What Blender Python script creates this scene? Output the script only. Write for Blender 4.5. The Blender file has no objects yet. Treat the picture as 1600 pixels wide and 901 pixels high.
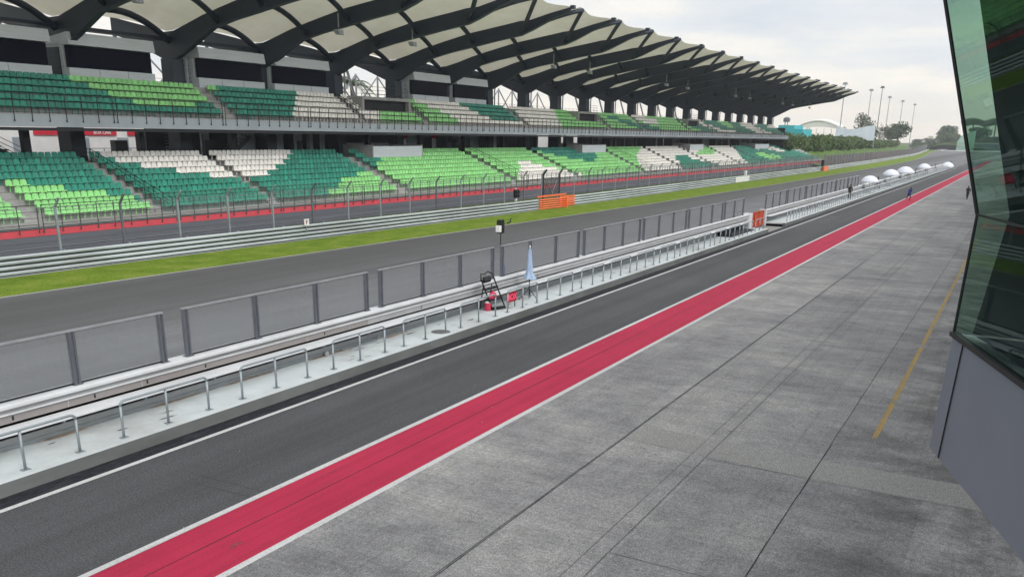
import bpy, math, random
from mathutils import Matrix, Vector
random.seed(7)
R = math.radians
sc = bpy.context.scene
COL = sc.collection

# ------------------------------------------------------------------ materials
def new_mat(name):
    m = bpy.data.materials.new(name); m.use_nodes = True
    nt = m.node_tree; nt.nodes.clear()
    out = nt.nodes.new('ShaderNodeOutputMaterial')
    return m, nt, out
def N(nt, t, **kw):
    n = nt.nodes.new(t)
    for k, v in kw.items():
        if k.startswith('i_'):
            n.inputs[k[2:].replace('_', ' ')].default_value = v
        else: setattr(n, k, v)
    return n
def L(nt, a, b): nt.links.new(a, b)
def mixc(nt, fac, a, b, mode='MIX'):
    n = nt.nodes.new('ShaderNodeMix'); n.data_type = 'RGBA'; n.blend_type = mode
    def put(sock, v):
        if hasattr(v, 'is_output') or isinstance(v, bpy.types.NodeSocket): nt.links.new(v, sock)
        elif isinstance(v, (int, float)): sock.default_value = v
        else: sock.default_value = (*v, 1) if len(v) == 3 else v
    put(n.inputs[0], fac); put(n.inputs[6], a); put(n.inputs[7], b)
    return n.outputs[2]
def ramp(nt, src, stops):
    n = nt.nodes.new('ShaderNodeValToRGB'); e = n.color_ramp.elements
    e[0].position, e[0].color = stops[0][0], (*stops[0][1], 1)
    e[1].position, e[1].color = stops[-1][0], (*stops[-1][1], 1)
    for p, c in stops[1:-1]:
        x = e.new(p); x.color = (*c, 1)
    nt.links.new(src, n.inputs[0]); return n.outputs[0]
def noise(nt, vec, scale, detail=4, rough=.55):
    n = N(nt, 'ShaderNodeTexNoise'); n.inputs['Scale'].default_value = scale
    n.inputs['Detail'].default_value = detail; n.inputs['Roughness'].default_value = rough
    if vec is not None: L(nt, vec, n.inputs['Vector'])
    return n.outputs[0]
def pos(nt, sx=1, sy=1, sz=1):
    g = N(nt, 'ShaderNodeNewGeometry'); m = N(nt, 'ShaderNodeMapping')
    m.inputs['Scale'].default_value = (sx, sy, sz)
    L(nt, g.outputs['Position'], m.inputs['Vector']); return m.outputs[0]
G3 = lambda v: (v, v, v)

def simple(name, col, rough=.6, metal=0., var=.12, scale=3., bump=0., island=0., spec=.5, stretch=(1, 1, 1), dirt=None):
    """paint / metal / concrete: base colour with mottling, optional dirt and bump"""
    m, nt, out = new_mat(name)
    p = N(nt, 'ShaderNodeBsdfPrincipled'); L(nt, p.outputs[0], out.inputs[0])
    v = pos(nt, *stretch)
    n1 = noise(nt, v, scale, 5)
    c = mixc(nt, ramp(nt, n1, [(.3, G3(0)), (.7, G3(1))]), tuple(x * (1 - var) for x in col), tuple(min(1, x * (1 + var)) for x in col))
    if dirt:
        n2 = noise(nt, v, scale * .23, 6, .7)
        c = mixc(nt, ramp(nt, n2, [(.48, G3(0)), (.68, G3(dirt[1]))]), c, dirt[0])
    if island:
        g = N(nt, 'ShaderNodeNewGeometry')
        c = mixc(nt, 1., c, ramp(nt, g.outputs['Random Per Island'], [(0, G3(1 - island)), (1, G3(1.0))]), 'MULTIPLY')
    L(nt, c, p.inputs['Base Color'])
    p.inputs['Roughness'].default_value = rough; p.inputs['Metallic'].default_value = metal
    p.inputs['Specular IOR Level'].default_value = spec
    if bump:
        b = N(nt, 'ShaderNodeBump'); b.inputs['Strength'].default_value = bump; b.inputs['Distance'].default_value = .02
        L(nt, noise(nt, v, scale * 6, 4), b.inputs['Height']); L(nt, b.outputs[0], p.inputs['Normal'])
    return m

MAT = {}
MAT['roof_steel'] = simple('roof_steel', (.009, .019, .038), .5, var=.15, scale=.8)
MAT['column_steel'] = simple('column_steel', (.018, .029, .046), .55, var=.15, scale=.9)
MAT['black_steel'] = simple('black_steel', (.008, .011, .015), .5)
MAT['dark_interior'] = simple('dark_interior', (.018, .02, .026), .8, scale=.6, var=.3)
MAT['grey_panel'] = simple('grey_panel', (.34, .39, .44), .7, var=.1, scale=1.2)
MAT['white_panel'] = simple('white_panel', (.88, .88, .88), .6, var=.06, scale=1.)
MAT['cabin_panel'] = simple('cabin_panel', (.58, .62, .66), .6, var=.08, scale=2, stretch=(.3, 1, 4))
MAT['cabin_glass'] = simple('cabin_glass', (.002, .004, .014), .4, var=.2, scale=.5, spec=.04)
MAT['concrete_stand'] = simple('concrete_stand', (.36, .355, .35), .85, var=.13, scale=1.6, bump=.2, dirt=((.16, .155, .15), .55))
MAT['slab_edge'] = simple('slab_edge', (.38, .42, .46), .8, var=.08, scale=.7, dirt=((.2, .22, .24), .4), stretch=(1, 1, .4))
MAT['red_band'] = simple('red_band', (.66, .03, .06), .55, var=.08, scale=.8)
MAT['stand_wall'] = simple('stand_wall', (.085, .09, .12), .7, var=.15, scale=1.2, stretch=(.15, 1, 5))
MAT['seat_dark_green'] = simple('seat_dark_green', (.028, .32, .225), .5, island=.38, var=.08)
MAT['seat_lime'] = simple('seat_lime', (.33, .76, .28), .5, island=.22, var=.06)
MAT['seat_white'] = simple('seat_white', (.90, .88, .83), .5, island=.14, var=.05)
MAT['galvanised'] = simple('galvanised', (.31, .36, .39), .45, metal=.35, var=.14, scale=3, dirt=((.2, .2, .2), .4))
MAT['armco'] = simple('armco', (.52, .57, .60), .42, metal=.2, var=.13, scale=1.1, stretch=(.3, 1, 1), dirt=((.2, .21, .22), .5))
MAT['armco_orange'] = simple('armco_orange', (.85, .17, .045), .5, var=.08, scale=2)
MAT['fence_frame'] = simple('fence_frame', (.15, .165, .19), .4, metal=.35, var=.2, scale=6, stretch=(3, 3, .4))
MAT['fence_top'] = simple('fence_top', (.45, .48, .52), .3, metal=.5)
MAT['white_wall'] = simple('white_wall', (.62, .64, .66), .7, var=.07, scale=1.5, bump=.15, dirt=((.45, .45, .45), .45))
MAT['wall_face'] = simple('wall_face', (.265, .25, .245), .85, var=.1, scale=1.3, bump=.15, dirt=((.22, .20, .19), .45), stretch=(.5, 1, 1.6))
MAT['wall_grey'] = simple('wall_grey', (.46, .47, .48), .8, var=.12, scale=1.4, dirt=((.2, .19, .18), .5), stretch=(.4, 1, 3))
MAT['wall_face_pale'] = simple('wall_face_pale', (.34, .35, .36), .8, var=.1, scale=.8, dirt=((.27, .27, .27), .5))
MAT['rust_stain'] = simple('rust_stain', (.33, .25, .19), .9, var=.3, scale=4)
MAT['platform_white'] = simple('platform_white', (.54, .585, .595), .75, var=.07, scale=1.1, bump=.12, dirt=((.36, .37, .36), .8))
MAT['parapet'] = simple('parapet', (.155, .168, .165), .85, var=.14, scale=1.3, bump=.3, dirt=((.10, .105, .10), .7), stretch=(.6, 1, 1.4))
MAT['gate_orange'] = simple('gate_orange', (.50, .07, .025), .6, var=.25, scale=4)
MAT['umbrella_white'] = simple('umbrella_white', (.80, .83, .92), .8, var=.05)
MAT['umbrella_blue'] = simple('umbrella_blue', (.38, .50, .68), .8, var=.25, scale=9, stretch=(3, 3, .3))
MAT['sign_red'] = simple('sign_red', (.30, .012, .03), .5)
MAT['red_cloth'] = simple('red_cloth', (.62, .03, .09), .7, var=.2, scale=8)
MAT['sign_white'] = simple('sign_white', (.75, .75, .75), .5)
MAT['black_plastic'] = simple('black_plastic', (.01, .011, .012), .4)
MAT['white_plastic'] = simple('white_plastic', (.78, .78, .76), .4)
MAT['grey_clad'] = simple('grey_clad', (.18, .215, .27), .38, var=.07, scale=1.2, metal=.15)
MAT['pole_grey'] = simple('pole_grey', (.30, .32, .35), .5)
MAT['pole_dark'] = simple('pole_dark', (.10, .11, .13), .5)
MAT['teal_panel'] = simple('teal_panel', (.02, .36, .42), .6)
MAT['banner_white'] = simple('banner_white', (.70, .76, .86), .7, var=.1, scale=.3)
MAT['canvas_white'] = simple('canvas_white', (.78, .77, .75), .7)
MAT['skin'] = simple('skin', (.32, .17, .11), .6)
MAT['blind'] = simple('blind', (.028, .05, .05), .8, var=.2)
MAT['hair'] = simple('hair', (.012, .01, .01), .7)
MAT['cloth_dark'] = simple('cloth_dark', (.02, .025, .03), .8)
MAT['cloth_black'] = simple('cloth_black', (.012, .012, .016), .8)
MAT['cloth_blue'] = simple('cloth_blue', (.02, .04, .30), .8)
MAT['cloth_navy'] = simple('cloth_navy', (.015, .018, .05), .8)
MAT['car_white'] = simple('car_white', (.75, .75, .75), .3)
MAT['tyre'] = simple('tyre', (.02, .02, .02), .8)
MAT['bark'] = simple('bark', (.12, .09, .06), .9, var=.3)
MAT['far_wall'] = simple('far_wall', (.10, .12, .17), .8, var=.3, scale=.25)
MAT['screen_mesh'] = simple('screen_mesh', (.10, .085, .09), .9, var=.25, scale=.4, stretch=(1, 1, .3))
MAT['tent_green'] = simple('tent_green', (.33, .52, .42), .7)
MAT['far_roof'] = simple('far_roof', (.36, .35, .33), .7)

def leaf_mat(name, a, b, scale=.35):
    m, nt, out = new_mat(name)
    p = N(nt, 'ShaderNodeBsdfPrincipled'); p.inputs['Roughness'].default_value = .7
    g = N(nt, 'ShaderNodeNewGeometry')
    c = mixc(nt, g.outputs['Random Per Island'], a, b)
    c = mixc(nt, ramp(nt, noise(nt, pos(nt), scale, 3), [(.35, G3(0)), (.65, G3(1))]), mixc(nt, 1., c, G3(.7), 'MULTIPLY'), c)
    L(nt, c, p.inputs['Base Color'])
    t = N(nt, 'ShaderNodeBsdfTranslucent'); L(nt, c, t.inputs[0])
    mx = N(nt, 'ShaderNodeMixShader'); mx.inputs[0].default_value = .25
    L(nt, p.outputs[0], mx.inputs[1]); L(nt, t.outputs[0], mx.inputs[2]); L(nt, mx.outputs[0], out.inputs[0])
    return m
MAT['leaf_hedge'] = leaf_mat('leaf_hedge', (.05, .10, .02), (.12, .19, .04))
MAT['leaf_dark'] = leaf_mat('leaf_dark', (.035, .075, .03), (.075, .12, .045))
MAT['leaf_pale'] = leaf_mat('leaf_pale', (.10, .12, .08), (.16, .18, .12))
MAT['leaf_palm'] = leaf_mat('leaf_palm', (.05, .10, .045), (.10, .16, .06), 1.)

def membrane_mat():
    m, nt, out = new_mat('roof_membrane')
    p = N(nt, 'ShaderNodeBsdfPrincipled'); p.inputs['Roughness'].default_value = .7
    v = pos(nt)
    c = mixc(nt, ramp(nt, noise(nt, v, .35, 5, .65), [(.35, G3(0)), (.7, G3(1))]), (.68, .65, .56), (.80, .77, .69))
    s = N(nt, 'ShaderNodeSeparateXYZ'); L(nt, v, s.inputs[0])
    L(nt, c, p.inputs['Base Color'])
    t = N(nt, 'ShaderNodeBsdfTranslucent'); L(nt, mixc(nt, 1., c, (.80, .80, .74), 'MULTIPLY'), t.inputs[0])
    mx = N(nt, 'ShaderNodeMixShader'); mx.inputs[0].default_value = .42
    L(nt, p.outputs[0], mx.inputs[1]); L(nt, t.outputs[0], mx.inputs[2]); L(nt, mx.outputs[0], out.inputs[0])
    return m
MAT['roof_membrane'] = membrane_mat()

def see_through(name, col, alpha, rough=.6, wave=None):
    """perforated sheet: partly open"""
    m, nt, out = new_mat(name)
    p = N(nt, 'ShaderNodeBsdfPrincipled'); p.inputs['Roughness'].default_value = rough; p.inputs['Base Color'].default_value = (*col, 1)
    p.inputs['Metallic'].default_value = .2
    t = N(nt, 'ShaderNodeBsdfTransparent'); mx = N(nt, 'ShaderNodeMixShader')
    if wave:
        v = pos(nt, *wave)
        f = ramp(nt, noise(nt, v, 1., 2), [(.3, G3(alpha - .025)), (.7, G3(alpha + .025))]); L(nt, f, mx.inputs[0])
    else: mx.inputs[0].default_value = alpha
    L(nt, t.outputs[0], mx.inputs[1]); L(nt, p.outputs[0], mx.inputs[2]); L(nt, mx.outputs[0], out.inputs[0])
    return m
MAT['perforated'] = see_through('perforated', (.27, .285, .305), .25, wave=(22, 1, .6))
MAT['catch_mesh'] = see_through('catch_mesh', (.36, .37, .38), .12)
MAT['wire_mesh'] = see_through('wire_mesh', (.10, .10, .11), .4)

def glass_mat():
    m, nt, out = new_mat('tinted_glass')
    t = N(nt, 'ShaderNodeBsdfTransparent'); t.inputs[0].default_value = (.54, .67, .59, 1)
    g = N(nt, 'ShaderNodeBsdfGlossy'); g.inputs['Roughness'].default_value = .02; g.inputs[0].default_value = (.42, .52, .52, 1)
    fr = N(nt, 'ShaderNodeFresnel'); fr.inputs[0].default_value = 1.33
    mx = N(nt, 'ShaderNodeMixShader'); L(nt, fr.outputs[0], mx.inputs[0])
    L(nt, t.outputs[0], mx.inputs[1]); L(nt, g.outputs[0], mx.inputs[2]); L(nt, mx.outputs[0], out.inputs[0])
    return m
MAT['tinted_glass'] = glass_mat()

def emit_mat(name, col, s):
    m, nt, out = new_mat(name)
    e = N(nt, 'ShaderNodeEmission'); e.inputs[0].default_value = (*col, 1); e.inputs[1].default_value = s
    L(nt, e.outputs[0], out.inputs[0]); return m
MAT['led_red'] = emit_mat('led_red', (1, .11, .20), .8)

def asphalt(name, base, tint=(1, 1, 1), streak=True, speck=.35, band=None):
    m, nt, out = new_mat(name)
    p = N(nt, 'ShaderNodeBsdfPrincipled'); p.inputs['Roughness'].default_value = .8; p.inputs['Specular IOR Level'].default_value = .35
    v = pos(nt)
    big = noise(nt, v, .16, 5, .6)
    c = mixc(nt, ramp(nt, big, [(.3, G3(0)), (.7, G3(1))]), tuple(base * t * .86 for t in tint), tuple(base * t * 1.14 for t in tint))
    fine = noise(nt, v, 30, 3, .8)
    c = mixc(nt, 1., c, ramp(nt, fine, [(.36, G3(1 - speck)), (.5, G3(1)), (.64, G3(1 + speck * 1.3))]), 'MULTIPLY')
    mid = noise(nt, v, 7, 4, .75)
    c = mixc(nt, 1., c, ramp(nt, mid, [(.3, G3(.86)), (.7, G3(1.15))]), 'MULTIPLY')
    if streak:
        st = noise(nt, pos(nt, .02, .8, 1), 1., 4, .6)
        c = mixc(nt, 1., c, ramp(nt, st, [(.32, G3(.78)), (.6, G3(1.1))]), 'MULTIPLY')
    if band:  # darker rubbered band across y
        s = N(nt, 'ShaderNodeSeparateXYZ'); L(nt, v, s.inputs[0])
        mr = N(nt, 'ShaderNodeMapRange'); mr.inputs[1].default_value = band[0]; mr.inputs[2].default_value = band[1]
        L(nt, s.outputs[1], mr.inputs[0])
        c = mixc(nt, ramp(nt, mr.outputs[0], [(0, G3(0)), (.25, G3(.5)), (.6, G3(.75)), (.8, G3(.8)), (1, G3(0))]), c, G3(band[2]))
    L(nt, c, p.inputs['Base Color'])
    b = N(nt, 'ShaderNodeBump'); b.inputs['Strength'].default_value = .4; b.inputs['Distance'].default_value = .01
    L(nt, fine, b.inputs['Height']); L(nt, b.outputs[0], p.inputs['Normal'])
    L(nt, p.outputs[0], out.inputs[0]); return m
MAT['lane_asphalt'] = asphalt('lane_asphalt', .068, (.96, 1, 1.07), speck=.6)
MAT['track_asphalt'] = asphalt('track_asphalt', .150, (.97, 1, 1.07), band=(27.5, 39.8, .075), speck=.2)
def drain_mat():
    m, nt, out = new_mat('drain_black')
    p = N(nt, 'ShaderNodeBsdfPrincipled'); p.inputs['Roughness'].default_value = .75; p.inputs['Specular IOR Level'].default_value = .2
    a = noise(nt, pos(nt, 5, 26, 1), 1., 4, .7); b = noise(nt, pos(nt, 1.3, 9, 1), 1., 4, .7)
    c = mixc(nt, ramp(nt, a, [(.4, G3(0)), (.6, G3(1))]), (.006, .007, .010), (.030, .032, .040))
    c = mixc(nt, ramp(nt, b, [(.5, G3(0)), (.62, G3(.55))]), c, (.055, .057, .065))
    L(nt, c, p.inputs['Base Color']); L(nt, p.outputs[0], out.inputs[0]); return m
MAT['drain_black'] = drain_mat()

def road_paint(name, col, wear=.35, wearcol=(.2, .2, .2), scale=3.):
    m, nt, out = new_mat(name)
    p = N(nt, 'ShaderNodeBsdfPrincipled'); p.inputs['Roughness'].default_value = .8; p.inputs['Specular IOR Level'].default_value = .2
    v = pos(nt)
    c = mixc(nt, ramp(nt, noise(nt, v, .5, 5, .6), [(.3, G3(0)), (.7, G3(1))]), tuple(x * .86 for x in col), col)
    f = mixc(nt, 1., ramp(nt, noise(nt, v, scale, 5, .7), [(.46 if wear > .9 else .52, G3(0)), (.62 if wear > .9 else .75, G3(wear))]), ramp(nt, noise(nt, v, 40, 2), [(.3, G3(.2)), (.6, G3(1))]), 'MULTIPLY')
    c = mixc(nt, f, c, wearcol)
    st = noise(nt, pos(nt, .06, 3.2, 1), 1., 5, .7)
    c = mixc(nt, 1., c, ramp(nt, st, [(.32, G3(.84)), (.5, G3(.98)), (.66, G3(1.05))]), 'MULTIPLY')
    c = mixc(nt, 1., c, ramp(nt, noise(nt, v, 30, 3, .8), [(.36, G3(.80)), (.64, G3(1.16))]), 'MULTIPLY')
    L(nt, c, p.inputs['Base Color']); L(nt, p.outputs[0], out.inputs[0]); return m
MAT['red_paint'] = road_paint('red_paint', (.47, .028, .075), .4, (.2, .03, .055))
MAT['white_paint'] = road_paint('white_paint', (.60, .60, .60), .7, (.22, .22, .22), 9)
MAT['yellow_paint'] = road_paint('yellow_paint', (.42, .29, .09), 1.0, (.21, .205, .19), 1.8)
MAT['runoff_white'] = road_paint('runoff_white', (.50, .50, .50), .3)

def apron_mat():
    m, nt, out = new_mat('apron_concrete')
    p = N(nt, 'ShaderNodeBsdfPrincipled'); p.inputs['Roughness'].default_value = .8; p.inputs['Specular IOR Level'].default_value = .3
    v = pos(nt)
    br = N(nt, 'ShaderNodeTexBrick'); br.offset = 0.; br.inputs['Mortar Size'].default_value = 0
    br.inputs['Scale'].default_value = 1.; br.inputs['Brick Width'].default_value = 6.3; br.inputs['Row Height'].default_value = 2.35
    br.inputs['Color1'].default_value = (.80, .80, .80, 1); br.inputs['Color2'].default_value = (1.08, 1.07, 1.04, 1)
    mp = N(nt, 'ShaderNodeMapping'); mp.inputs['Location'].default_value = (-1.1, -.7, 0); L(nt, v, mp.inputs[0]); L(nt, mp.outputs[0], br.inputs['Vector'])
    # cloudy stains, lightly brushed across the slabs
    a = noise(nt, pos(nt, 1.0, .55, 1), .42, 8, .70)
    c = ramp(nt, a, [(.28, (.160, .160, .172)), (.42, (.222, .221, .230)), (.52, (.268, .267, .271)), (.62, (.318, .316, .309)), (.74, (.39, .387, .37))])
    a2 = noise(nt, pos(nt, 1.2, .7, 1), 1.7, 6, .72)
    c = mixc(nt, 1., c, ramp(nt, a2, [(.30, G3(.80)), (.5, G3(1.0)), (.70, G3(1.16))]), 'MULTIPLY')
    c = mixc(nt, .9, c, br.outputs[0], 'MULTIPLY')
    brush = noise(nt, pos(nt, 12, 1.6, 1), 1., 5, .75)
    c = mixc(nt, 1., c, ramp(nt, brush, [(.3, G3(.84)), (.7, G3(1.14))]), 'MULTIPLY')
    g2 = noise(nt, v, 11, 5, .8)
    c = mixc(nt, 1., c, ramp(nt, g2, [(.36, G3(.74)), (.64, G3(1.28))]), 'MULTIPLY')
    fine = noise(nt, v, 34, 3, .85)
    c = mixc(nt, 1., c, ramp(nt, fine, [(.36, G3(.50)), (.5, G3(1)), (.64, G3(1.55))]), 'MULTIPLY')
    # dark damp stains near the foot of the building, tyre traces along the slabs
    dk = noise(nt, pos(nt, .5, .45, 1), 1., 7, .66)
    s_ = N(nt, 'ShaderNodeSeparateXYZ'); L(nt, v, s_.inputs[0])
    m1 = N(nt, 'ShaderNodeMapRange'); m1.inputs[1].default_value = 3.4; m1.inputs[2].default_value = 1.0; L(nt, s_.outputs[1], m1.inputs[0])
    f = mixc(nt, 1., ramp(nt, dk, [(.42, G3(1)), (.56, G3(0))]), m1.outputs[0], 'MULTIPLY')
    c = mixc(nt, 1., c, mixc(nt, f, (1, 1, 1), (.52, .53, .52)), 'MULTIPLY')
    ty = noise(nt, pos(nt, .03, 3.2, 1), 1., 5, .7)
    c = mixc(nt, 1., c, ramp(nt, ty, [(.30, G3(.80)), (.45, G3(1.0)), (.62, G3(1.05))]), 'MULTIPLY')
    spots = N(nt, 'ShaderNodeTexVoronoi'); spots.inputs['Scale'].default_value = 1.1; spots.feature = 'F1'
    wv = N(nt, 'ShaderNodeMix'); wv.data_type = 'RGBA'
    L(nt, v, spots.inputs['Vector'])
    c = mixc(nt, ramp(nt, spots.outputs[0], [(.0, G3(.75)), (.045, G3(.3)), (.06, G3(0))]), c, G3(.06))
    L(nt, c, p.inputs['Base Color'])
    b = N(nt, 'ShaderNodeBump'); b.inputs['Strength'].default_value = .35; b.inputs['Distance'].default_value = .008
    L(nt, fine, b.inputs['Height']); L(nt, b.outputs[0], p.inputs['Normal'])
    L(nt, p.outputs[0], out.inputs[0]); return m
MAT['apron_concrete'] = apron_mat()
MAT['patch_concrete'] = asphalt('patch_concrete', .245, (1.01, 1.01, .97), streak=False, speck=.4)
MAT['patch_dark'] = asphalt('patch_dark', .13, streak=False, speck=.3)
MAT['joint_black'] = simple('joint_black', (.025, .025, .028), .9, var=.4, scale=9)
MAT['joint_grey'] = simple('joint_grey', (.10, .10, .105), .9, var=.35, scale=5)

def grass_mat(name, a, b, c3):
    m, nt, out = new_mat(name)
    p = N(nt, 'ShaderNodeBsdfPrincipled'); p.inputs['Roughness'].default_value = .9; p.inputs['Specular IOR Level'].default_value = .15
    v = pos(nt)
    c = ramp(nt, noise(nt, v, .55, 6, .7), [(.3, a), (.5, b), (.72, c3)])
    c = mixc(nt, 1., c, ramp(nt, noise(nt, v, 9, 5, .85), [(.34, G3(.5)), (.66, G3(1.5))]), 'MULTIPLY')
    L(nt, c, p.inputs['Base Color'])
    b_ = N(nt, 'ShaderNodeBump'); b_.inputs['Strength'].default_value = .8; b_.inputs['Distance'].default_value = .05
    L(nt, noise(nt, v, 20, 3), b_.inputs['Height']); L(nt, b_.outputs[0], p.inputs['Normal'])
    L(nt, p.outputs[0], out.inputs[0]); return m
MAT['grass'] = grass_mat('grass', (.10, .17, .016), (.15, .235, .022), (.25, .29, .06))
MAT['bank_grass'] = grass_mat('bank_grass', (.07, .13, .03), (.10, .18, .035), (.15, .21, .06))
MAT['far_ground'] = grass_mat('far_ground', (.07, .11, .04), (.10, .14, .05), (.15, .16, .08))

# ------------------------------------------------------------------ mesh builder
class MB:
    def __init__(s): s.v = []; s.f = []; s.mi = []
    def quad(s, pts, mi=0):
        n = len(s.v); s.v += [tuple(p) for p in pts]; s.f.append(tuple(range(n, n + len(pts)))); s.mi.append(mi); return s
    def box(s, x0, x1, y0, y1, z0, z1, mi=0):
        n = len(s.v)
        s.v += [(x0, y0, z0), (x1, y0, z0), (x1, y1, z0), (x0, y1, z0), (x0, y0, z1), (x1, y0, z1), (x1, y1, z1), (x0, y1, z1)]
        for f in ((3, 2, 1, 0), (4, 5, 6, 7), (0, 1, 5, 4), (1, 2, 6, 5), (2, 3, 7, 6), (3, 0, 4, 7)):
            s.f.append(tuple(n + i for i in f)); s.mi.append(mi)
        return s
    def prism_x(s, prof, x0, x1, mi=0):
        """profile [(y,z)...] extruded along x"""
        n = len(s.v); k = len(prof)
        s.v += [(x0, y, z) for y, z in prof] + [(x1, y, z) for y, z in prof]
        s.f.append(tuple(range(n, n + k))); s.mi.append(mi)
        s.f.append(tuple(range(n + 2 * k - 1, n + k - 1, -1))); s.mi.append(mi)
        for i in range(k):
            j = (i + 1) % k
            s.f.append((n + j, n + i, n + k + i, n + k + j)); s.mi.append(mi)
        return s
    def tube(s, pts, r, sides=8, mi=0, cap=True):
        pts = [Vector(p) for p in pts]; k = len(pts)
        rs = r if isinstance(r, (list, tuple)) else [r] * k
        n = len(s.v); ref = None
        for i, p in enumerate(pts):
            d = (pts[min(i + 1, k - 1)] - pts[max(i - 1, 0)]).normalized()
            if ref is None:
                ref = Vector((0, 0, 1)) if abs(d.z) < .9 else Vector((1, 0, 0))
            a = (ref - d * ref.dot(d)).normalized(); ref = a; b = d.cross(a)
            for q in range(sides):
                t = 2 * math.pi * q / sides
                s.v.append(tuple(p + (a * math.cos(t) + b * math.sin(t)) * rs[i]))
        for i in range(k - 1):
            for q in range(sides):
                q2 = (q + 1) % sides
                s.f.append((n + i * sides + q, n + i * sides + q2, n + (i + 1) * sides + q2, n + (i + 1) * sides + q)); s.mi.append(mi)
        if cap:
            s.f.append(tuple(n + q for q in reversed(range(sides)))); s.mi.append(mi)
            s.f.append(tuple(n + (k - 1) * sides + q for q in range(sides))); s.mi.append(mi)
        return s
    def bar(s, a, b, w, h=None, mi=0):
        """rectangular bar from a to b"""
        a, b = Vector(a), Vector(b); h = h or w
        d = (b - a).normalized(); ref = Vector((0, 0, 1)) if abs(d.z) < .95 else Vector((0, 1, 0))
        u = d.cross(ref).normalized() * w / 2; t = u.cross(d).normalized() * h / 2
        n = len(s.v)
        for p in (a, b):
            for q in (-u - t, u - t, u + t, -u + t): s.v.append(tuple(p + q))
        for f in ((3, 2, 1, 0), (4, 5, 6, 7), (0, 1, 5, 4), (1, 2, 6, 5), (2, 3, 7, 6), (3, 0, 4, 7)):
            s.f.append(tuple(n + i for i in f)); s.mi.append(mi)
        return s
    def lathe(s, c, prof, sides=16, mi=0):
        n = len(s.v); k = len(prof)
        for r, z in prof:
            for q in range(sides):
                t = 2 * math.pi * q / sides; s.v.append((c[0] + r * math.cos(t), c[1] + r * math.sin(t), c[2] + z))
        for i in range(k - 1):
            for q in range(sides):
                q2 = (q + 1) % sides
                s.f.append((n + i * sides + q, n + i * sides + q2, n + (i + 1) * sides + q2, n + (i + 1) * sides + q)); s.mi.append(mi)
        s.f.append(tuple(n + q for q in reversed(range(sides)))); s.mi.append(mi)
        s.f.append(tuple(n + (k - 1) * sides + q for q in range(sides))); s.mi.append(mi)
        return s
    def build(s, name, mats, parent=None, smooth=False, loc=None, bevel=0):
        me = bpy.data.meshes.new(name); 
        o = bpy.data.objects.new(name, me); COL.objects.link(o)
        off = Vector(loc) if loc else Vector((0, 0, 0))
        base = off
        if parent is not None:
            o.parent = parent; base = Vector(parent.get('_b', (0, 0, 0)))
            if parent.type != 'EMPTY' and '_b' not in parent: base = off
            off = base
        me.from_pydata([tuple(Vector(p) - off) for p in s.v], [], s.f)
        if not isinstance(mats, (list, tuple)): mats = [mats]
        for m in mats: me.materials.append(MAT[m] if isinstance(m, str) else m)
        if any(s.mi): me.polygons.foreach_set('material_index', s.mi)
        if smooth: me.polygons.foreach_set('use_smooth', [True] * len(me.polygons))
        me.update()
        if parent is None and loc: o.location = loc
        WORLD[o.name] = tuple(off)
        if bevel:
            b = o.modifiers.new('Bevel', 'BEVEL'); b.width = bevel; b.segments = 2; b.limit_method = 'ANGLE'
        return o
WORLD = {}
def root(name, label, cat, loc=(0, 0, 0), group=None):
    o = bpy.data.objects.new(name, None); COL.objects.link(o); o.location = loc; o.empty_display_size = .2
    WORLD[o.name] = tuple(loc)
    o['label'] = label; o['category'] = cat
    if group: o['group'] = group
    return o
def part(mb, name, mats, parent, **kw):
    """mesh given in world coordinates, hung under parent (whose world offset is known)"""
    off = Vector(WORLD[parent.name])
    me = bpy.data.meshes.new(name); o = bpy.data.objects.new(name, me); COL.objects.link(o); o.parent = parent
    me.from_pydata([tuple(Vector(p) - off) for p in mb.v], [], mb.f)
    if not isinstance(mats, (list, tuple)): mats = [mats]
    for m in mats: me.materials.append(MAT[m])
    if any(mb.mi): me.polygons.foreach_set('material_index', mb.mi)
    if kw.get('smooth'): me.polygons.foreach_set('use_smooth', [True] * len(me.polygons))
    if kw.get('bevel'):
        b = o.modifiers.new('Bevel', 'BEVEL'); b.width = kw['bevel']; b.segments = 2; b.limit_method = 'ANGLE'
    me.update(); WORLD[o.name] = tuple(off)
    if kw.get('label'): o['label'] = kw['label']
    if kw.get('kind'): o['kind'] = kw['kind']
    return o
def struct(mb, name, mats):
    o = mb.build(name, mats); o['kind'] = 'structure'; return o
def tag(o, label, cat, group=None, kind=None):
    o['label'] = label; o['category'] = cat
    if group: o['group'] = group
    if kind: o['kind'] = kind
    return o
def copy_tree(o, loc=None, parent=None):
    c = o.copy(); COL.objects.link(c)
    if parent is not None: c.parent = parent
    if loc is not None: c.location = loc
    WORLD[c.name] = tuple(loc) if loc is not None else WORLD[o.name]
    for ch in list(o.children): copy_tree(ch, None, c)
    return c
def text_mesh(mb, s, size, origin, right, up, depth=.01, mi=0, align='CENTER'):
    cu = bpy.data.curves.new('t', 'FONT'); cu.body = s; cu.size = size; cu.align_x = align; cu.align_y = 'CENTER'; cu.extrude = depth; cu.offset = size * .015; cu.resolution_u = 3
    ob = bpy.data.objects.new('t', cu); COL.objects.link(ob)
    bpy.context.view_layer.update()
    me = ob.evaluated_get(bpy.context.evaluated_depsgraph_get()).to_mesh()
    r, u = Vector(right), Vector(up); w = r.cross(u); o = Vector(origin); n = len(mb.v)
    for v in me.vertices: mb.v.append(tuple(o + r * v.co.x + u * v.co.y + w * v.co.z))
    for p in me.polygons: mb.f.append(tuple(n + i for i in p.vertices)); mb.mi.append(mi)
    bpy.data.objects.remove(ob)
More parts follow.
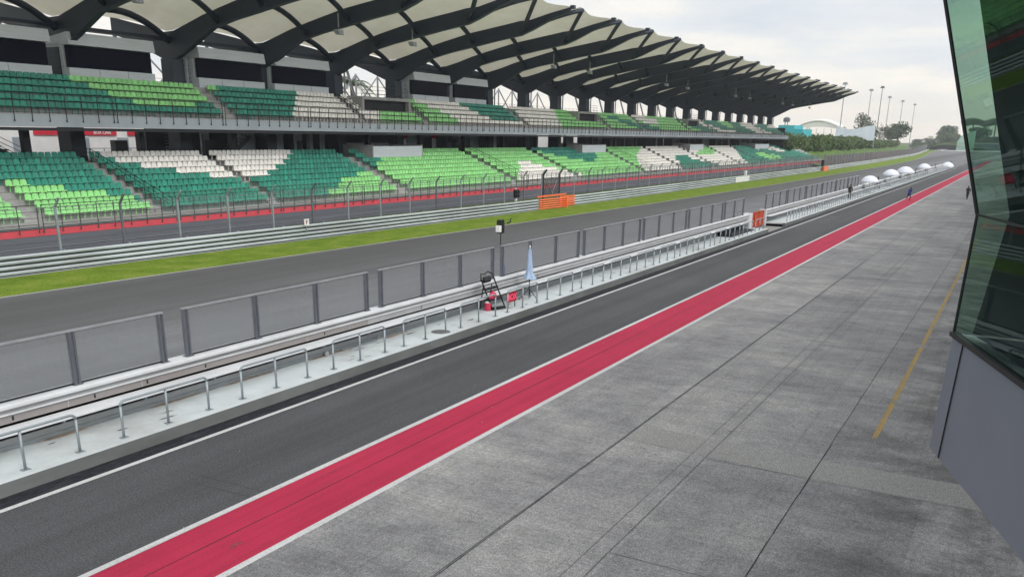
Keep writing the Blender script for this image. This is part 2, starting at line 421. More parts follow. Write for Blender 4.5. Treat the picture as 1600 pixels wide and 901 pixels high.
def lerp_path(pts, x):
    if x <= pts[0][0]: return pts[0][1]
    for (a, ya), (b, yb) in zip(pts, pts[1:]):
        if x <= b: return ya + (yb - ya) * (x - a) / (b - a)
    return pts[-1][1]

# ------------------------------------------------------------------ ground
GE = [(-40, 39.6), (22, 39.0), (40, 38.3), (66, 37.3), (100, 36.4), (150, 35.7), (290, 36.0), (399, 38.5), (520, 45), (653, 54.3), (850, 66), (1100, 84)]
AR = [(-40, 44.5), (25, 44.1), (45, 43.4), (75, 42.5), (120, 42.3), (243, 42.5), (320, 44), (400, 46.4), (500, 49.6), (580, 54), (700, 62), (850, 72), (1100, 90)]
def sheet_x(mb, xs, y0, y1, z, mi=0):
    for a, b in zip(xs, xs[1:]):
        mb.quad([(a, y0(a), z), (b, y0(b), z), (b, y1(b), z), (a, y1(a), z)], mi)
XS = [-40] + list(range(-20, 300, 10)) + list(range(300, 1101, 25))
g = MB(); g.quad([(-300, -1500, -.03), (3500, -1500, -.03), (3500, 2500, -.03), (-300, 2500, -.03)]); struct(g, 'ground', 'far_ground')
g = MB(); g.quad([(-40, -30, 0), (420, -30, 0), (420, 10.94, 0), (-40, 10.94, 0)]); struct(g, 'apron', 'apron_concrete')
g = MB(); g.quad([(-40, 10.94, 0), (420, 10.94, 0), (420, 12.79, 0), (-40, 12.79, 0)]); struct(g, 'pit_lane_red_strip', 'red_paint')
g = MB(); g.quad([(-40, 12.79, 0), (420, 12.79, 0), (420, 17.3, 0), (-40, 17.3, 0)]); struct(g, 'pit_lane', 'lane_asphalt')
g = MB(); sheet_x(g, XS, lambda x: 17.3 if x < 420 else -120, lambda x: lerp_path(GE, x), -.006)
struct(g, 'race_track', 'track_asphalt')
g = MB(); sheet_x(g, XS, lambda x: lerp_path(GE, x) + .16, lambda x: lerp_path(AR, x) + .6, .02); struct(g, 'grass_verge', 'grass')
g = MB(); sheet_x(g, XS, lambda x: lerp_path(GE, x), lambda x: lerp_path(GE, x) + .16, .012); struct(g, 'track_edge_line', 'white_paint')
# markings
g = MB()
for y0, y1, z in ((10.79, 10.95, .004), (12.79, 12.95, .004), (16.58, 16.73, .004)):
    g.quad([(-40, y0, z), (290, y0, z), (290, y1, z), (-40, y1, z)])
struct(g, 'lane_marking', 'white_paint')
g = MB()
x = 22.6
for a, b in ((23.1, 35.2), (35.6, 50), (50.6, 68), (69, 84), (86, 104)):
    g.quad([(a, 2.12, .004), (b, 2.12, .004), (b, 2.26, .004), (a, 2.26, .004)])
struct(g, 'yellow_marking', 'yellow_paint')
g = MB(); g.quad([(-40, 16.755, .003), (73, 16.755, .003), (73, 17.26, .003), (-40, 17.26, .003)]); g.quad([(73, 17.0, .003), (286, 17.0, .003), (286, 17.26, .003), (73, 17.26, .003)]); struct(g, 'drain_strip', 'drain_black')
MAT['scuff_red'] = simple('scuff_red', (.27, .028, .055), .85, var=.35, scale=14)
g = MB(); rr = random.Random(3)
g.quad([(10.15, 11.52, .003), (10.42, 11.50, .003), (10.5, 11.60, .003), (10.3, 11.66, .003), (10.18, 11.62, .003)])
for i in range(26):
    X = rr.uniform(4, 60); y = rr.uniform(11.1, 12.7); Ls = rr.uniform(.25, 2.2); w = rr.uniform(.006, .02); sl = rr.uniform(-.04, .04)
    g.quad([(X, y, .003), (X + Ls * .5, y + sl * Ls * .5 - w, .003), (X + Ls, y + sl * Ls, .003), (X + Ls * .5, y + sl * Ls * .5 + w, .003)])
struct(g, 'lane_scuff_marking', 'scuff_red')
MAT['seam_dark'] = simple('seam_dark', (.06, .06, .065), .9, var=.3, scale=3)
MAT['chip_white'] = simple('chip_white', (.40, .40, .40), .9, var=.3, scale=3)
g = MB()
for y in (23.4, 27.2, 31.0, 34.6):
    g.quad([(0, y, -.002), (420, y, -.002), (420, y + .03, -.002), (0, y + .03, -.002)])
struct(g, 'track_seam', 'seam_dark')
g = MB()
for i in range(30):
    X = rr.uniform(8, 40); y = rr.choice((rr.uniform(1, 10.5), rr.uniform(11, 16))); a = rr.uniform(.02, .07)
    g.quad([(X, y, .0065), (X + a, y + a * .3, .0065), (X + a * 1.1, y + a * .7, .0065), (X + a * .2, y + a * .5, .0065)])
struct(g, 'pavement_chip', 'chip_white')
# joints in the slabs, with a slight wander
def joint(mb, y, w, x0, x1, z, step=1.3, amp=.006):
    px, pd = x0, 0
    while px < x1:
        nx = min(px + step, x1); nd = random.uniform(-amp, amp); ww = w * random.uniform(.6, 1.25)
        mb.quad([(px, y + pd - w / 2, z), (nx, y + nd - ww / 2, z), (nx, y + nd + ww / 2, z), (px, y + pd + w / 2, z)]); px, pd = nx, nd
g = MB(); joint(g, 7.76, .018, -10, 120, .006, .7, .008); joint(g, 3.07, .024, -10, 18.3, .006, .5, amp=.008); joint(g, 11.98, .018, -10, 60, .006)
joint(g, 3.07, .018, 22, 90, .006, .7, .008)
joint(g, 3.06, .03, 18.3, 22, .006); joint(g, 7.72, .02, -10, 60, .0062)
struct(g, 'slab_joint', 'joint_black')
g = MB(); joint(g, 5.86, .014, -10, 90, .006); joint(g, 5.50, .022, -10, 90, .006); joint(g, .7, .01, 22, 60, .006)
for X in (7.2, 13.6, 19.35, 27.2, 33.5, 40, 46.4, 53, 60, 67, 75, 84):
    for (ya, yb) in ((-8, 3.04), (3.1, 5.48), (5.9, 7.74), (7.78, 10.75)):
        if random.random() < .62:
            w = random.uniform(.008, .018); g.quad([(X, ya, .0055), (X + w, ya, .0055), (X + w, yb, .0055), (X, yb, .0055)])
struct(g, 'slab_crack', 'joint_grey')
g = MB()
def wavy_line(mb, x0, y0, x1, y1, w, z, n=14, amp=.02):
    last = None
    for i in range(n + 1):
        t = i / n; x = x0 + (x1 - x0) * t + random.uniform(-amp, amp); y = y0 + (y1 - y0) * t
        if last: mb.quad([(last[0], last[1], z), (last[0] + w, last[1], z), (x + w, y, z), (x, y, z)])
        last = (x, y)
wavy_line(g, 12.35, 15.1, 12.42, 13.0, .014, .004); wavy_line(g, 12.0, 14.5, 12.06, 13.0, .014, .004)
struct(g, 'lane_crack', 'joint_black')
g = MB(); g.quad([(19.35, -8, .0045), (20.85, -8, .0045), (20.72, 3.0, .0045), (20.9, 7.7, .0045), (19.7, 7.7, .0045), (19.3, 3.0, .0045)]); g.quad([(73.65, 17.3, .003), (78.95, 17.3, .003), (78.95, 19.0, .003), (73.65, 19.0, .003)]); struct(g, 'repair_patch', 'patch_concrete')
g = MB()
def blob(mb, cx, cy, rx, ry, z, n=26, amp=.16):
    pts = []
    ph = [random.uniform(0, 6.28) for _ in range(4)]
    for i in range(n):
        t = 2 * math.pi * i / n; k = 1 + amp * (math.sin(2 * t + ph[0]) + .6 * math.sin(3 * t + ph[1]) + .4 * math.sin(5 * t + ph[2]) + .3 * math.sin(9 * t + ph[3]))
        pts.append((cx + rx * k * math.cos(t), cy + ry * k * math.sin(t), z))
    mb.quad(pts)

# ------------------------------------------------------------------ pit wall
def pit_wall(name, x0, x1, label):
    r = root(name, label, 'wall', (x0, 18.5, 0))
    part(MB().box(x0, x1, 17.262, 17.47, 0, .30), 'parapet', 'parapet', r)
    part(MB().box(x0, x1, 17.27, 19.1, .20, .305), 'platform', 'platform_white', r, bevel=.006)
    part(MB().box(x0, x1, 19.05, 19.3, .3, .56), 'lower_wall', 'wall_grey', r)
    part(MB().box(x0, x1, 19.1, 19.3, .56, .90), 'cable_gap', 'black_plastic', r)
    part(MB().box(x0, x1, 18.55, 19.14, .79, .84), 'ledge', 'white_wall', r, bevel=.008)
    if x0 < 0:
        part(MB().box(x0, 23.8, 19.1, 19.5, .84, 1.10), 'wall_face', 'wall_face', r); part(MB().box(23.8, x1, 19.1, 19.5, .84, 1.10), 'wall_face', 'wall_face_pale', r)
    else: part(MB().box(x0, x1, 19.1, 19.5, .84, 1.10), 'wall_face', 'wall_face_pale', r)
    m = MB()
    for z in (.36, .43): m.tube([(x0 + .1, 19.0, z), (x1 - .1, 19.0, z)], .018, 6)
    part(m, 'conduit', 'galvanised', r)
    part(MB().box(x0, x1, 19.05, 19.5, 1.10, 1.135), 'string_course', 'white_wall', r)
    part(MB().box(x0, x1, 19.14, 19.5, 1.135, 1.24), 'groove', 'wall_grey', r)
    part(MB().box(x0, x1, 19.0, 19.52, 1.24, 1.35), 'coping', 'white_wall', r, bevel=.03)
    part(MB().box(x0, x1, 19.3, 19.5, 0, .9), 'track_side_face', 'wall_grey', r)
    return r
pw = pit_wall('pit_wall', -12, 73.6, 'long white topped pit wall with platform and ledge, near stretch before the orange gate')
# weep slots and seams in the wall face
m = MB()
for X in (10.9, 13.0, 14.55, 16.5, 21.5, 27.0, 36.5, 44, 64):
    m.box(X, X + .045, 19.094, 19.11, .95, 1.05)
part(m, 'weep_slots', 'black_plastic', pw)
m = MB()
for X in [x * 2.1 + 6 for x in range(32)]: m.box(X, X + .012, 19.096, 19.12, .905, 1.098)
part(m, 'panel_seams', 'wall_grey', pw)
pw2 = pit_wall('pit_wall', 79.4, 286, 'white topped pit wall with platform, far stretch beyond the orange gate')
for X0, X1, P in ((73.6, 74.5, pw), (79.0, 79.4, pw2)):
    part(MB().box(X0, X1, 18.9, 19.5, .0, 1.40), 'end_post', 'white_wall', P, bevel=.02)
# brackets of the ledge
m = MB()
for i in range(30): X = 5 + i * 2.3; m.box(X, X + .05, 18.75, 19.12, .66, .79)
part(m, 'ledge_brackets', 'galvanised', pw)

m = MB(); random.seed(11)
for X, y, a, b in ((15.5, 19.0, 1.3, .06), (18.2, 18.98, 1.1, .09), (22.0, 18.97, 1.7, .1), (25.2, 18.9, .9, .07), (12.0, 18.98, .8, .07)):
    pts = [(X + a * math.cos(t * .524) * random.uniform(.7, 1.2), min(19.04, y + b * math.sin(t * .524) * random.uniform(.6, 1.5)), .3068) for t in range(12)]
    m.quad(pts)
part(m, 'rust_stain', 'rust_stain', pw)
m = MB()
for i in range(46):
    X = random.uniform(9, 73); y = random.uniform(17.7, 18.7); a = random.uniform(.08, .35); b = random.uniform(.015, .06)
    m.quad([(X + a * math.cos(t * .785) * random.uniform(.5, 1.2), y + b * math.sin(t * .785) * random.uniform(.5, 1.2), .3066) for t in range(8)])
part(m, 'dirt_spot', 'patch_dark', pw)
random.seed(5)
# orange gate between the two stretches
r = root('gate', 'rust orange steel gate closing the gap in the pit wall', 'gate', (76.8, 19.1, 0))
part(MB().box(74.52, 78.98, 19.14, 19.2, .12, 1.36), 'panel', 'gate_orange', r)
m = MB()
for z in (.12, .7, 1.34): m.box(74.52, 78.98, 19.08, 19.14, z - .03, z + .03)
for X in (74.55, 76.0, 77.5, 78.95): m.box(X - .03, X + .03, 19.08, 19.14, .1, 1.36)
part(m, 'frame', 'gate_orange', r)

# handrails
def make_rail(mat):
    r = root('handrail', '', 'handrail', (0, 17.6, .305))
    H = .90; W = 2.6; y = 17.6; b = .305
    pts = [(0, y, b + H - .12)] + [(.12 - .12 * math.cos(t), y, b + H - .12 + .12 * math.sin(t)) for t in (R(30), R(60), R(90))] + \
          [(W - .12 + .12 * math.sin(t), y, b + H - .12 + .12 * math.cos(t)) for t in (R(0), R(30), R(60), R(90))]
    part(MB().tube(pts, .033, 8), 'top_rail', mat, r, smooth=True)
    for X in (0, W / 2, W):
        part(MB().tube([(X, y, b), (X, y, b + H - (.12 if X != W / 2 else .03))], .031, 8), 'post', mat, r, smooth=True)
        p = MB().box(X - .09, X + .09, y - .07, y + .07, b, b + .014)
        for dx in (-.065, .065):
            for dy in (-.045, .045): p.lathe((X + dx, y + dy, b + .014), [(.012, 0), (.012, .014)], 6)
        part(p, 'base_plate', 'galvanised', r)
    return r
proto = make_rail('galvanised')
starts = [1.4, 5.1, 8.85, 12.61, 16.39, 20.17, 23.83, 27.46] + [31.05 + 3.59 * k for k in range(12)]
UN = ['', 'first', 'second', 'third', 'fourth', 'fifth', 'sixth', 'seventh', 'eighth', 'ninth', 'tenth', 'eleventh', 'twelfth', 'thirteenth', 'fourteenth', 'fifteenth', 'sixteenth', 'seventeenth', 'eighteenth', 'nineteenth']
TN = {2: 'twent', 3: 'thirt', 4: 'fort', 5: 'fift', 6: 'sixt'}
def nth(n): return UN[n] if n < 20 else (TN[n // 10] + 'ieth' if n % 10 == 0 else TN[n // 10] + 'y-' + UN[n % 10])
hr_desc = []
for i, X in enumerate(starts):
    o = proto if i == 0 else copy_tree(proto)
    o.location = (X, 17.6, .305)
    o['group'] = 'galvanised handrails along the edge of the near pit platform'
    o['label'] = '%s grey galvanised handrail from the left edge of the near pit platform' % nth(max(1, i - 1))
    hr_desc.append(o)
hr_desc[0]['label'] = hr_desc[1]['label'] = 'grey galvanised pipe handrail on the near pit platform, past the left edge of the photo'
far = make_rail('fence_top')
for i in range(54):
    X = 81.5 + 3.76 * i
    if X > 282: break
    o = far if i == 0 else copy_tree(far)
    o.location = (X, 17.6, .305)
    o['group'] = 'pale handrails along the edge of the far pit platform'
    o['label'] = 'pale handrail on the far pit platform, %s beyond the orange gate' % nth(i + 1)

# perforated fence sections on the wall
def make_section(n, gapx=2.65):
    r = root('fence_section', '', 'fence', (0, 19.25, 1.35))
    y = 19.25; z0 = 1.35; z1 = 2.66; W = n * gapx
    for i in range(n + 1):
        X = min(max(i * gapx, .06), W - .06)
        p = MB()
        p.box(X - .085, X - .035, y - .05, y + .05, z0, z1); p.box(X + .035, X + .085, y - .05, y + .05, z0, z1); p.box(X - .035, X + .035, y - .02, y + .02, z0, z1)
        p.box(X - .12, X + .12, y - .09, y + .09, z0, z0 + .02)
        part(p, 'post', 'fence_frame', r)
    part(MB().box(-.03, W + .03, y - .045, y + .045, z1, z1 + .04), 'top_rail', 'fence_top', r)
    for i in range(n):
        a = i * gapx + .10; b = (i + 1) * gapx - .10
        part(MB().box(a, b, y - .004, y + .004, z0 + .05, z1 - .002), 'mesh_panel', 'perforated', r)
        q = MB().box(a, b, y - .02, y + .02, z0 + .02, z0 + .055)
        part(q, 'bottom_rail', 'black_steel', r)
    return r
s3 = make_section(3); first = True
near = [-.95, 7.4, 16.05, 24.7, 33.35, 41.9, 50.4, 58.85]
words = ['first', 'second', 'third', 'fourth', 'fifth', 'sixth', 'seventh', 'eighth', 'ninth', 'tenth', 'eleventh', 'twelfth', 'thirteenth']
for i, X in enumerate(near):
    o = s3 if i == 0 else copy_tree(s3); o.location = (X, 19.25, 1.35); o['group'] = 'perforated fence sections on the pit wall'
    o['label'] = ('grey perforated fence section on the near pit wall, %s from the left' % words[i - 1]) if i else 'perforated fence section on the pit wall past the left photo edge'
s2 = make_section(2); s2.location = (67.35, 19.25, 1.35); s2['group'] = 'perforated fence sections on the pit wall'
s2['label'] = 'short two panel perforated fence on the near pit wall, just before the orange gate'
for i, X in enumerate([79.9 + 8.56 * k for k in range(6)]):
    o = copy_tree(s3); o.location = (X, 19.25, 1.35); o['group'] = 'perforated fence sections on the pit wall'
    o['label'] = 'perforated fence section on the far pit wall, %s beyond the orange gate' % words[i]

# ------------------------------------------------------------------ things on the platform
# ladder
r = root('step_ladder', 'black folding step ladder standing on the pit platform with red cloth on it', 'ladder', (31.3, 18.4, .305))
Z = .305
A0, A1 = Vector((31.10, 18.35, Z)), Vector((30.50, 18.55, Z + 1.36)); B0, B1 = Vector((31.78, 18.12, Z)), Vector((31.22, 18.42, Z + 1.44))
part(MB().bar(A0, A1, .05, .04), 'front_rail', 'black_plastic', r); part(MB().bar(B0, B1, .05, .04), 'front_rail', 'black_plastic', r)
part(MB().bar((30.98, 18.9, Z), (30.62, 18.5, Z + 1.1), .04, .035), 'rear_leg', 'black_plastic', r); part(MB().bar((31.62, 18.85, Z), (31.2, 18.45, Z + 1.1), .04, .035), 'rear_leg', 'black_plastic', r)
for t in (.05, .33, .66):
    a, b = A0.lerp(A1, t), B0.lerp(B1, t)
    q = MB(); n_ = Vector((0, .11, 0)); h_ = Vector((0, 0, .03))
    q.bar(a + n_ * .3, b + n_ * .3, .24, .06)
    part(q, 'step', 'black_plastic', r, bevel=.01)
m = MB().tube([A1 - Vector((0, 0, .1)), A1 + Vector((-.02, 0, .22)), A1 + Vector((.25, 0, .16)), A1 + Vector((.5, 0, .26)), B1 + Vector((.03, 0, .05))], .03, 8)
part(m, 'handle', 'black_plastic', r, smooth=True)
m = MB().prism_x([(18.46, Z + 1.18), (18.42, Z + 1.26), (18.48, Z + 1.44), (18.56, Z + 1.44), (18.56, Z + 1.18)], 30.62, 31.14)
part(m, 'tool_pouch', 'black_plastic', r, bevel=.03)
m = MB()
for i, (a, b, c) in enumerate(((30.93, .12, .26), (31.06, .18, .30), (31.20, .10, .22))):
    m.lathe((a, 18.33, Z + .50 + .02 * i), [(.02, 0), (.11, .05), (.10, c * .6), (.03, c)], 9)
m.box(30.92, 31.25, 18.25, 18.38, Z + .50, Z + .60)
tag(m.build('cloth_bundle', 'red_cloth', smooth=True), 'crumpled red and white cloth bundle lying on the middle step of the black ladder', 'cloth')
m = MB().lathe((30.95, 18.5, Z), [(.12, 0), (.13, .05), (.14, .30), (.13, .33)], 16)
r = root('fuel_can', 'red container with white lid on the platform floor beside the black ladder', 'container', (30.95, 18.5, Z))
part(m, 'body', 'red_cloth', r, smooth=True); part(MB().lathe((30.95, 18.5, Z + .33), [(.13, 0), (.10, .03), (.04, .06)], 14), 'lid', 'white_plastic', r, smooth=True)
# BOX board
r = root('pit_board', 'red pit board reading BOX leaning behind the handrail', 'sign', (32.05, 17.95, Z))
part(MB().box(31.66, 32.42, 17.94, 18.0, .56, .97), 'board', 'sign_red', r, bevel=.01)
m = MB(); text_mesh(m, 'BOX', .36, (32.04, 17.93, .765), (1, 0, 0), (0, 0, 1), .006); part(m, 'lettering', 'led_red', r)
m = MB().bar((31.75, 17.97, .56), (31.75, 17.97, Z), .03); m.bar((32.33, 17.97, .56), (32.33, 17.97, Z), .03); m.bar((32.42, 17.97, .62), (33.1, 18.0, .60), .025)
part(m, 'stand', 'black_steel', r)
# folded umbrella
r = root('parasol', 'folded pale blue parasol on a black tripod stand in front of the fence', 'parasol', (34.17, 18.27, Z), None)
part(MB().tube([(34.17, 18.27, Z + .05), (34.17, 18.27, 2.62)], .022, 8), 'pole', 'black_steel', r)
m = MB()
for a in (20, 140, 260):
    d = Vector((math.cos(R(a)), math.sin(R(a)), 0)); c = Vector((34.17, 18.27, Z))
    m.bar(c + Vector((0, 0, .5)), c + d * .5 + Vector((0, 0, .02)), .022); m.bar(c + Vector((0, 0, .16)), c + d * .27 + Vector((0, 0, .24)), .016)
part(m, 'tripod', 'black_steel', r)
m = MB(); prof = []
n0 = 0; K = 24; levels = [(2.62, .03), (2.5, .06), (2.2, .085), (1.8, .105), (1.52, .14), (1.36, .20), (1.24, .27)]
for z, rr in levels:
    for q in range(K):
        t = 2 * math.pi * q / K; k = rr * (1 + .28 * math.sin(6 * t + z) * min(1, rr / .1) + .1 * math.sin(2 * t))
        m.v.append((34.17 + k * math.cos(t), 18.27 + k * math.sin(t), z + (.04 * math.sin(6 * t) if z < 1.4 else 0)))
for i in range(len(levels) - 1):
    for q in range(K):
        q2 = (q + 1) % K; m.f.append((i * K + q, i * K + q2, (i + 1) * K + q2, (i + 1) * K + q)); m.mi.append(0)
m.f.append(tuple(range(K))); m.mi.append(0)
part(m, 'canopy', 'umbrella_blue', r, smooth=True)
part(MB().lathe((34.17, 18.27, 2.6), [(.035, 0), (.035, .05), (.015, .1)], 10), 'tip', 'white_plastic', r)
# timing mast
r = root('equipment_mast', 'thin black mast carrying a white box and a black camera above the fence', 'mast', (33.5, 19.35, 1.35))
part(MB().tube([(33.5, 19.38, 1.35), (33.5, 19.38, 3.55)], .022, 8), 'pole', 'black_steel', r)
part(MB().box(33.12, 33.3, 19.22, 19.42, 3.28, 3.56), 'white_box', 'white_plastic', r, bevel=.015)
part(MB().box(33.3, 33.55, 19.22, 19.48, 3.22, 3.72).box(33.2, 33.5, 19.2, 19.4, 3.6, 3.8), 'camera_box', 'black_plastic', r, bevel=.01)
m = MB().bar((33.55, 19.38, 3.55), (34.25, 19.38, 3.62), .014); m.bar((34.25, 19.38, 3.6), (34.4, 19.38, 3.78), .03); m.bar((34.1, 19.38, 3.6), (34.4, 19.4, 3.64), .05)
part(m, 'antenna', 'black_steel', r)
m = MB().tube([(33.53, 19.33, 2.5), (33.62, 19.28, 2.3), (33.55, 19.3, 2.0), (33.6, 19.2, 1.7), (33.5, 19.2, 1.4)], .012, 6)
part(m, 'cable', 'cloth_blue', r)
# manhole
m = MB().lathe((26.45, 17.83, .305), [(.36, 0), (.36, .006), (.3, .012), (.02, .014)], 24)
tag(m.build('manhole_cover', 'patch_dark'), 'round dark manhole cover set in the white pit platform', 'manhole cover')
m = MB().lathe((21.35, 18.9, .305), [(.07, 0), (.08, .02), (.08, .12), (.04, .15), (.03, .17)], 12)
tag(m.build('plastic_bottle', 'wall_face_pale', smooth=True), 'small pale plastic container on the platform floor under the ledge', 'container')
m = MB(); m.tube([(22.4, 18.75, .33), (23.2, 18.9, .33), (23.9, 18.8, .36), (24.1, 18.95, .45)], .025, 8); m.tube([(22.2, 18.95, .33), (23.6, 19.0, .33)], .018, 6)
tag(m.build('cable_bundle', 'galvanised', smooth=True), 'grey hose and cable left along the foot of the pit wall', 'cable')
m = MB().box(65.2, 71.6, 17.95, 19.0, .306, .40); m.box(65.2, 65.3, 17.95, 19.0, .4, .8); m.box(65.2, 71.6, 18.9, 19.0, .4, .75)
tag(m.build('floor_hatch', 'dark_interior'), 'dark open stair hatch in the pit platform near the orange gate', 'hatch')

# open umbrellas on the far platform
def umbrella(X, Y, zt, rad, label, tilt=0):
    r = root('parasol', label, 'parasol', (X, Y, .305), 'open white parasols on the far pit platform')
    m = MB(); K = 16; lv = 6
    for i in range(lv + 1):
        a = i / lv * R(72); rr = rad * math.sin(a) / math.sin(R(72)); z = zt - .72 * rad * (1 - math.cos(a)) / (1 - math.cos(R(72)))
        for q in range(K):
            t = 2 * math.pi * q / K; k = rr * (1 - .05 * (q % 2) * (i / lv)); m.v.append((X + k * math.cos(t), Y + k * math.sin(t), z + tilt * k * math.cos(t)))
    for i in range(lv):
        for q in range(K):
            q2 = (q + 1) % K; m.f.append((i * K + q, i * K + q2, (i + 1) * K + q2, (i + 1) * K + q)); m.mi.append(0)
    o = part(m, 'canopy', 'umbrella_white', r, smooth=True)
    s = o.modifiers.new('Solid', 'SOLIDIFY'); s.thickness = .02
    part(MB().tube([(X, Y, .305), (X, Y, zt + .06)], .025, 8), 'pole', 'pole_grey', r)
    m = MB()
    for a in (0, 120, 240): m.bar((X, Y, .6), (X + .5 * math.cos(R(a)), Y + .5 * math.sin(R(a)), .32), .02)
    part(m, 'tripod', 'black_steel', r)
umbrella(134.5, 18.3, 2.6, 1.25, 'nearest open white parasol on the far pit platform, just past the last fence section')
umbrella(157.0, 18.3, 2.9, 1.35, 'second open white parasol from the fence end on the far platform')
umbrella(177, 18.3, 2.9, 1.6, 'widest open white parasol, third from the fence end on the far platform')
umbrella(212, 18.3, 2.75, 1.4, 'fourth and farthest domed white parasol before the end of the pit wall')
umbrella(272, 17.8, 2.0, 1.6, 'low tilted white parasol at the very end of the far pit wall', .12)
# small timing desks by the umbrellas
for i, (X, w, lab) in enumerate(((146, .8, 'between the first and second parasols'), (187, 1.0, 'beyond the third parasol'), (200, .9, 'just before the fourth parasol'), (222, .9, 'right behind the fourth parasol'), (246, 1.1, 'between the fourth parasol and the wall end'))):
    r = root('timing_stand', 'dark timing stand on the far pit wall ' + lab, 'stand', (X, 18.4, .305), 'timing stands on the far pit wall')
    part(MB().box(X, X + w, 18.25, 18.9, 1.1, 1.18), 'desk', 'black_plastic', r)
    part(MB().box(X + .1, X + w - .1, 18.7, 18.76, 1.5, 2.15), 'screen', 'black_plastic', r)
    m = MB()
    for a in (X + .05, X + w - .05): m.bar((a, 18.4, .305), (a, 18.4, 1.1), .05); m.bar((a, 18.8, .305), (a, 18.8, 2.0), .05)
    part(m, 'legs', 'black_steel', r)

# ------------------------------------------------------------------ people
def person(loc, heading, joints, mats, label, name='person'):
    """joints: dict of points (forward, left, up) metres; a continuous skinned body"""
    r = bpy.data.objects.new(name, bpy.data.meshes.new(name)); COL.objects.link(r)
    J = joints; order = []; idx = {}; V = []; E = []; RR = []
    def add(k, rad):
        idx[k] = len(V); V.append(J[k]); RR.append(rad)
    for k, rad in (('pelvis', .15), ('belly', .14), ('chest', .165), ('neck', .06), ('head', .10), ('crown', .085),
                   ('shl', .075), ('ell', .048), ('wrl', .036), ('hnl', .04), ('shr', .075), ('elr', .048), ('wrr', .036), ('hnr', .04),
                   ('hpl', .105), ('knl', .07), ('anl', .045), ('tol', .04), ('hpr', .105), ('knr', .07), ('anr', .045), ('tor', .04)):
        add(k, rad)
    for a, b in (('pelvis', 'belly'), ('belly', 'chest'), ('chest', 'neck'), ('neck', 'head'), ('head', 'crown'),
                 ('chest', 'shl'), ('shl', 'ell'), ('ell', 'wrl'), ('wrl', 'hnl'), ('chest', 'shr'), ('shr', 'elr'), ('elr', 'wrr'), ('wrr', 'hnr'),
                 ('pelvis', 'hpl'), ('hpl', 'knl'), ('knl', 'anl'), ('anl', 'tol'), ('pelvis', 'hpr'), ('hpr', 'knr'), ('knr', 'anr'), ('anr', 'tor')):
        E.append((idx[a], idx[b]))
    me = r.data; me.from_pydata(V, E, [])
    r.modifiers.new('Skin', 'SKIN')
    if not me.skin_vertices: me.skin_vertices.new()
    sv = me.skin_vertices[0].data
    for i, rad in enumerate(RR): sv[i].radius = (rad, rad)
    sv[0].use_root = True
    sb = r.modifiers.new('Sub', 'SUBSURF'); sb.levels = 2; sb.render_levels = 2
    bpy.context.view_layer.update()
    ev = r.evaluated_get(bpy.context.evaluated_depsgraph_get())
    m2 = bpy.data.meshes.new_from_object(ev)
    r.modifiers.clear(); r.data = m2; r.name = name
    for mm in mats: m2.materials.append(MAT[mm])     # 0 skin, 1 top, 2 trousers, 3 shoes
    nz = J['neck'][2]; pz = J['pelvis'][2]
    hands = [Vector(J['hnl']), Vector(J['hnr'])]; feet = [Vector(J['tol']), Vector(J['tor'])]
    for p in m2.polygons:
        c = p.center; mi = 1
        if c.z > nz + .01: mi = 0
        elif min((c - h).length for h in hands) < .09: mi = 0
        elif min((c - f).length for f in feet) < .14 and c.z < .2 + min(f.z for f in feet): mi = 3
        elif c.z < pz - .02 and min((c - h).length for h in hands) >= .09:
            mi = 2
            for s_ in ('l', 'r'):
                e, w = Vector(J['el' + s_]), Vector(J['wr' + s_])
                if (c - e).length + (c - w).length < (e - w).length + .05: mi = 1
        p.material_index = mi; p.use_smooth = True
    r.location = loc; r.rotation_euler = (0, 0, heading)
    r['label'] = label; r['category'] = 'person'
    # hair as a child
    h = Vector(J['head']); cr = Vector(J['crown'])
    m = MB(); rings = []
    ax = (cr - h).normalized()
    m.lathe((0, 0, 0), [(.085, -.02), (.112, .03), (.108, .09), (.075, .14), (.02, .16)], 12)
    q = Vector((0, 0, 1)).rotation_difference(ax).to_matrix()
    m.v = [tuple(h + q @ (Vector(v) * .98) + Vector((-.018, 0, 0))) for v in m.v]
    hm = bpy.data.meshes.new('hair'); hm.from_pydata(m.v, [], m.f); hm.materials.append(MAT['hair'])
    ho = bpy.data.objects.new('hair', hm); COL.objects.link(ho); ho.parent = r
    for p in hm.polygons: p.use_smooth = True
    nm = MB().lathe((0, 0, 0), [(.018, -.02), (.016, 0), (.006, .02)], 6); nm.v = [tuple(h + Vector((.10, 0, -.005)) + Vector(v)) for v in nm.v]
    no = bpy.data.meshes.new('nose'); no.from_pydata(nm.v, [], nm.f); no.materials.append(MAT['skin']); n_ = bpy.data.objects.new('nose', no); COL.objects.link(n_); n_.parent = r
    return r
walk = dict(pelvis=(0, 0, .95), belly=(.01, 0, 1.10), chest=(.04, 0, 1.33), neck=(.06, 0, 1.50), head=(.09, 0, 1.62), crown=(.09, 0, 1.70),
            shl=(.04, .19, 1.42), ell=(-.10, .24, 1.17), wrl=(-.10, .22, .93), hnl=(-.08, .21, .85), shr=(.04, -.19, 1.42), elr=(.10, -.24, 1.17), wrr=(.26, -.20, 1.0), hnr=(.33, -.19, .97),
            hpl=(0, .10, .90), knl=(.22, .10, .50), anl=(.36, .10, .09), tol=(.50, .11, .06), hpr=(0, -.10, .90), knr=(-.10, -.10, .48), anr=(-.38, -.10, .13), tor=(-.27, -.11, .05))
person((133.2, 5.75, 0), R(170), walk, ['skin', 'cloth_dark', 'cloth_dark', 'cloth_black'], 'person in dark clothes striding across the concrete apron beside the glass building edge')
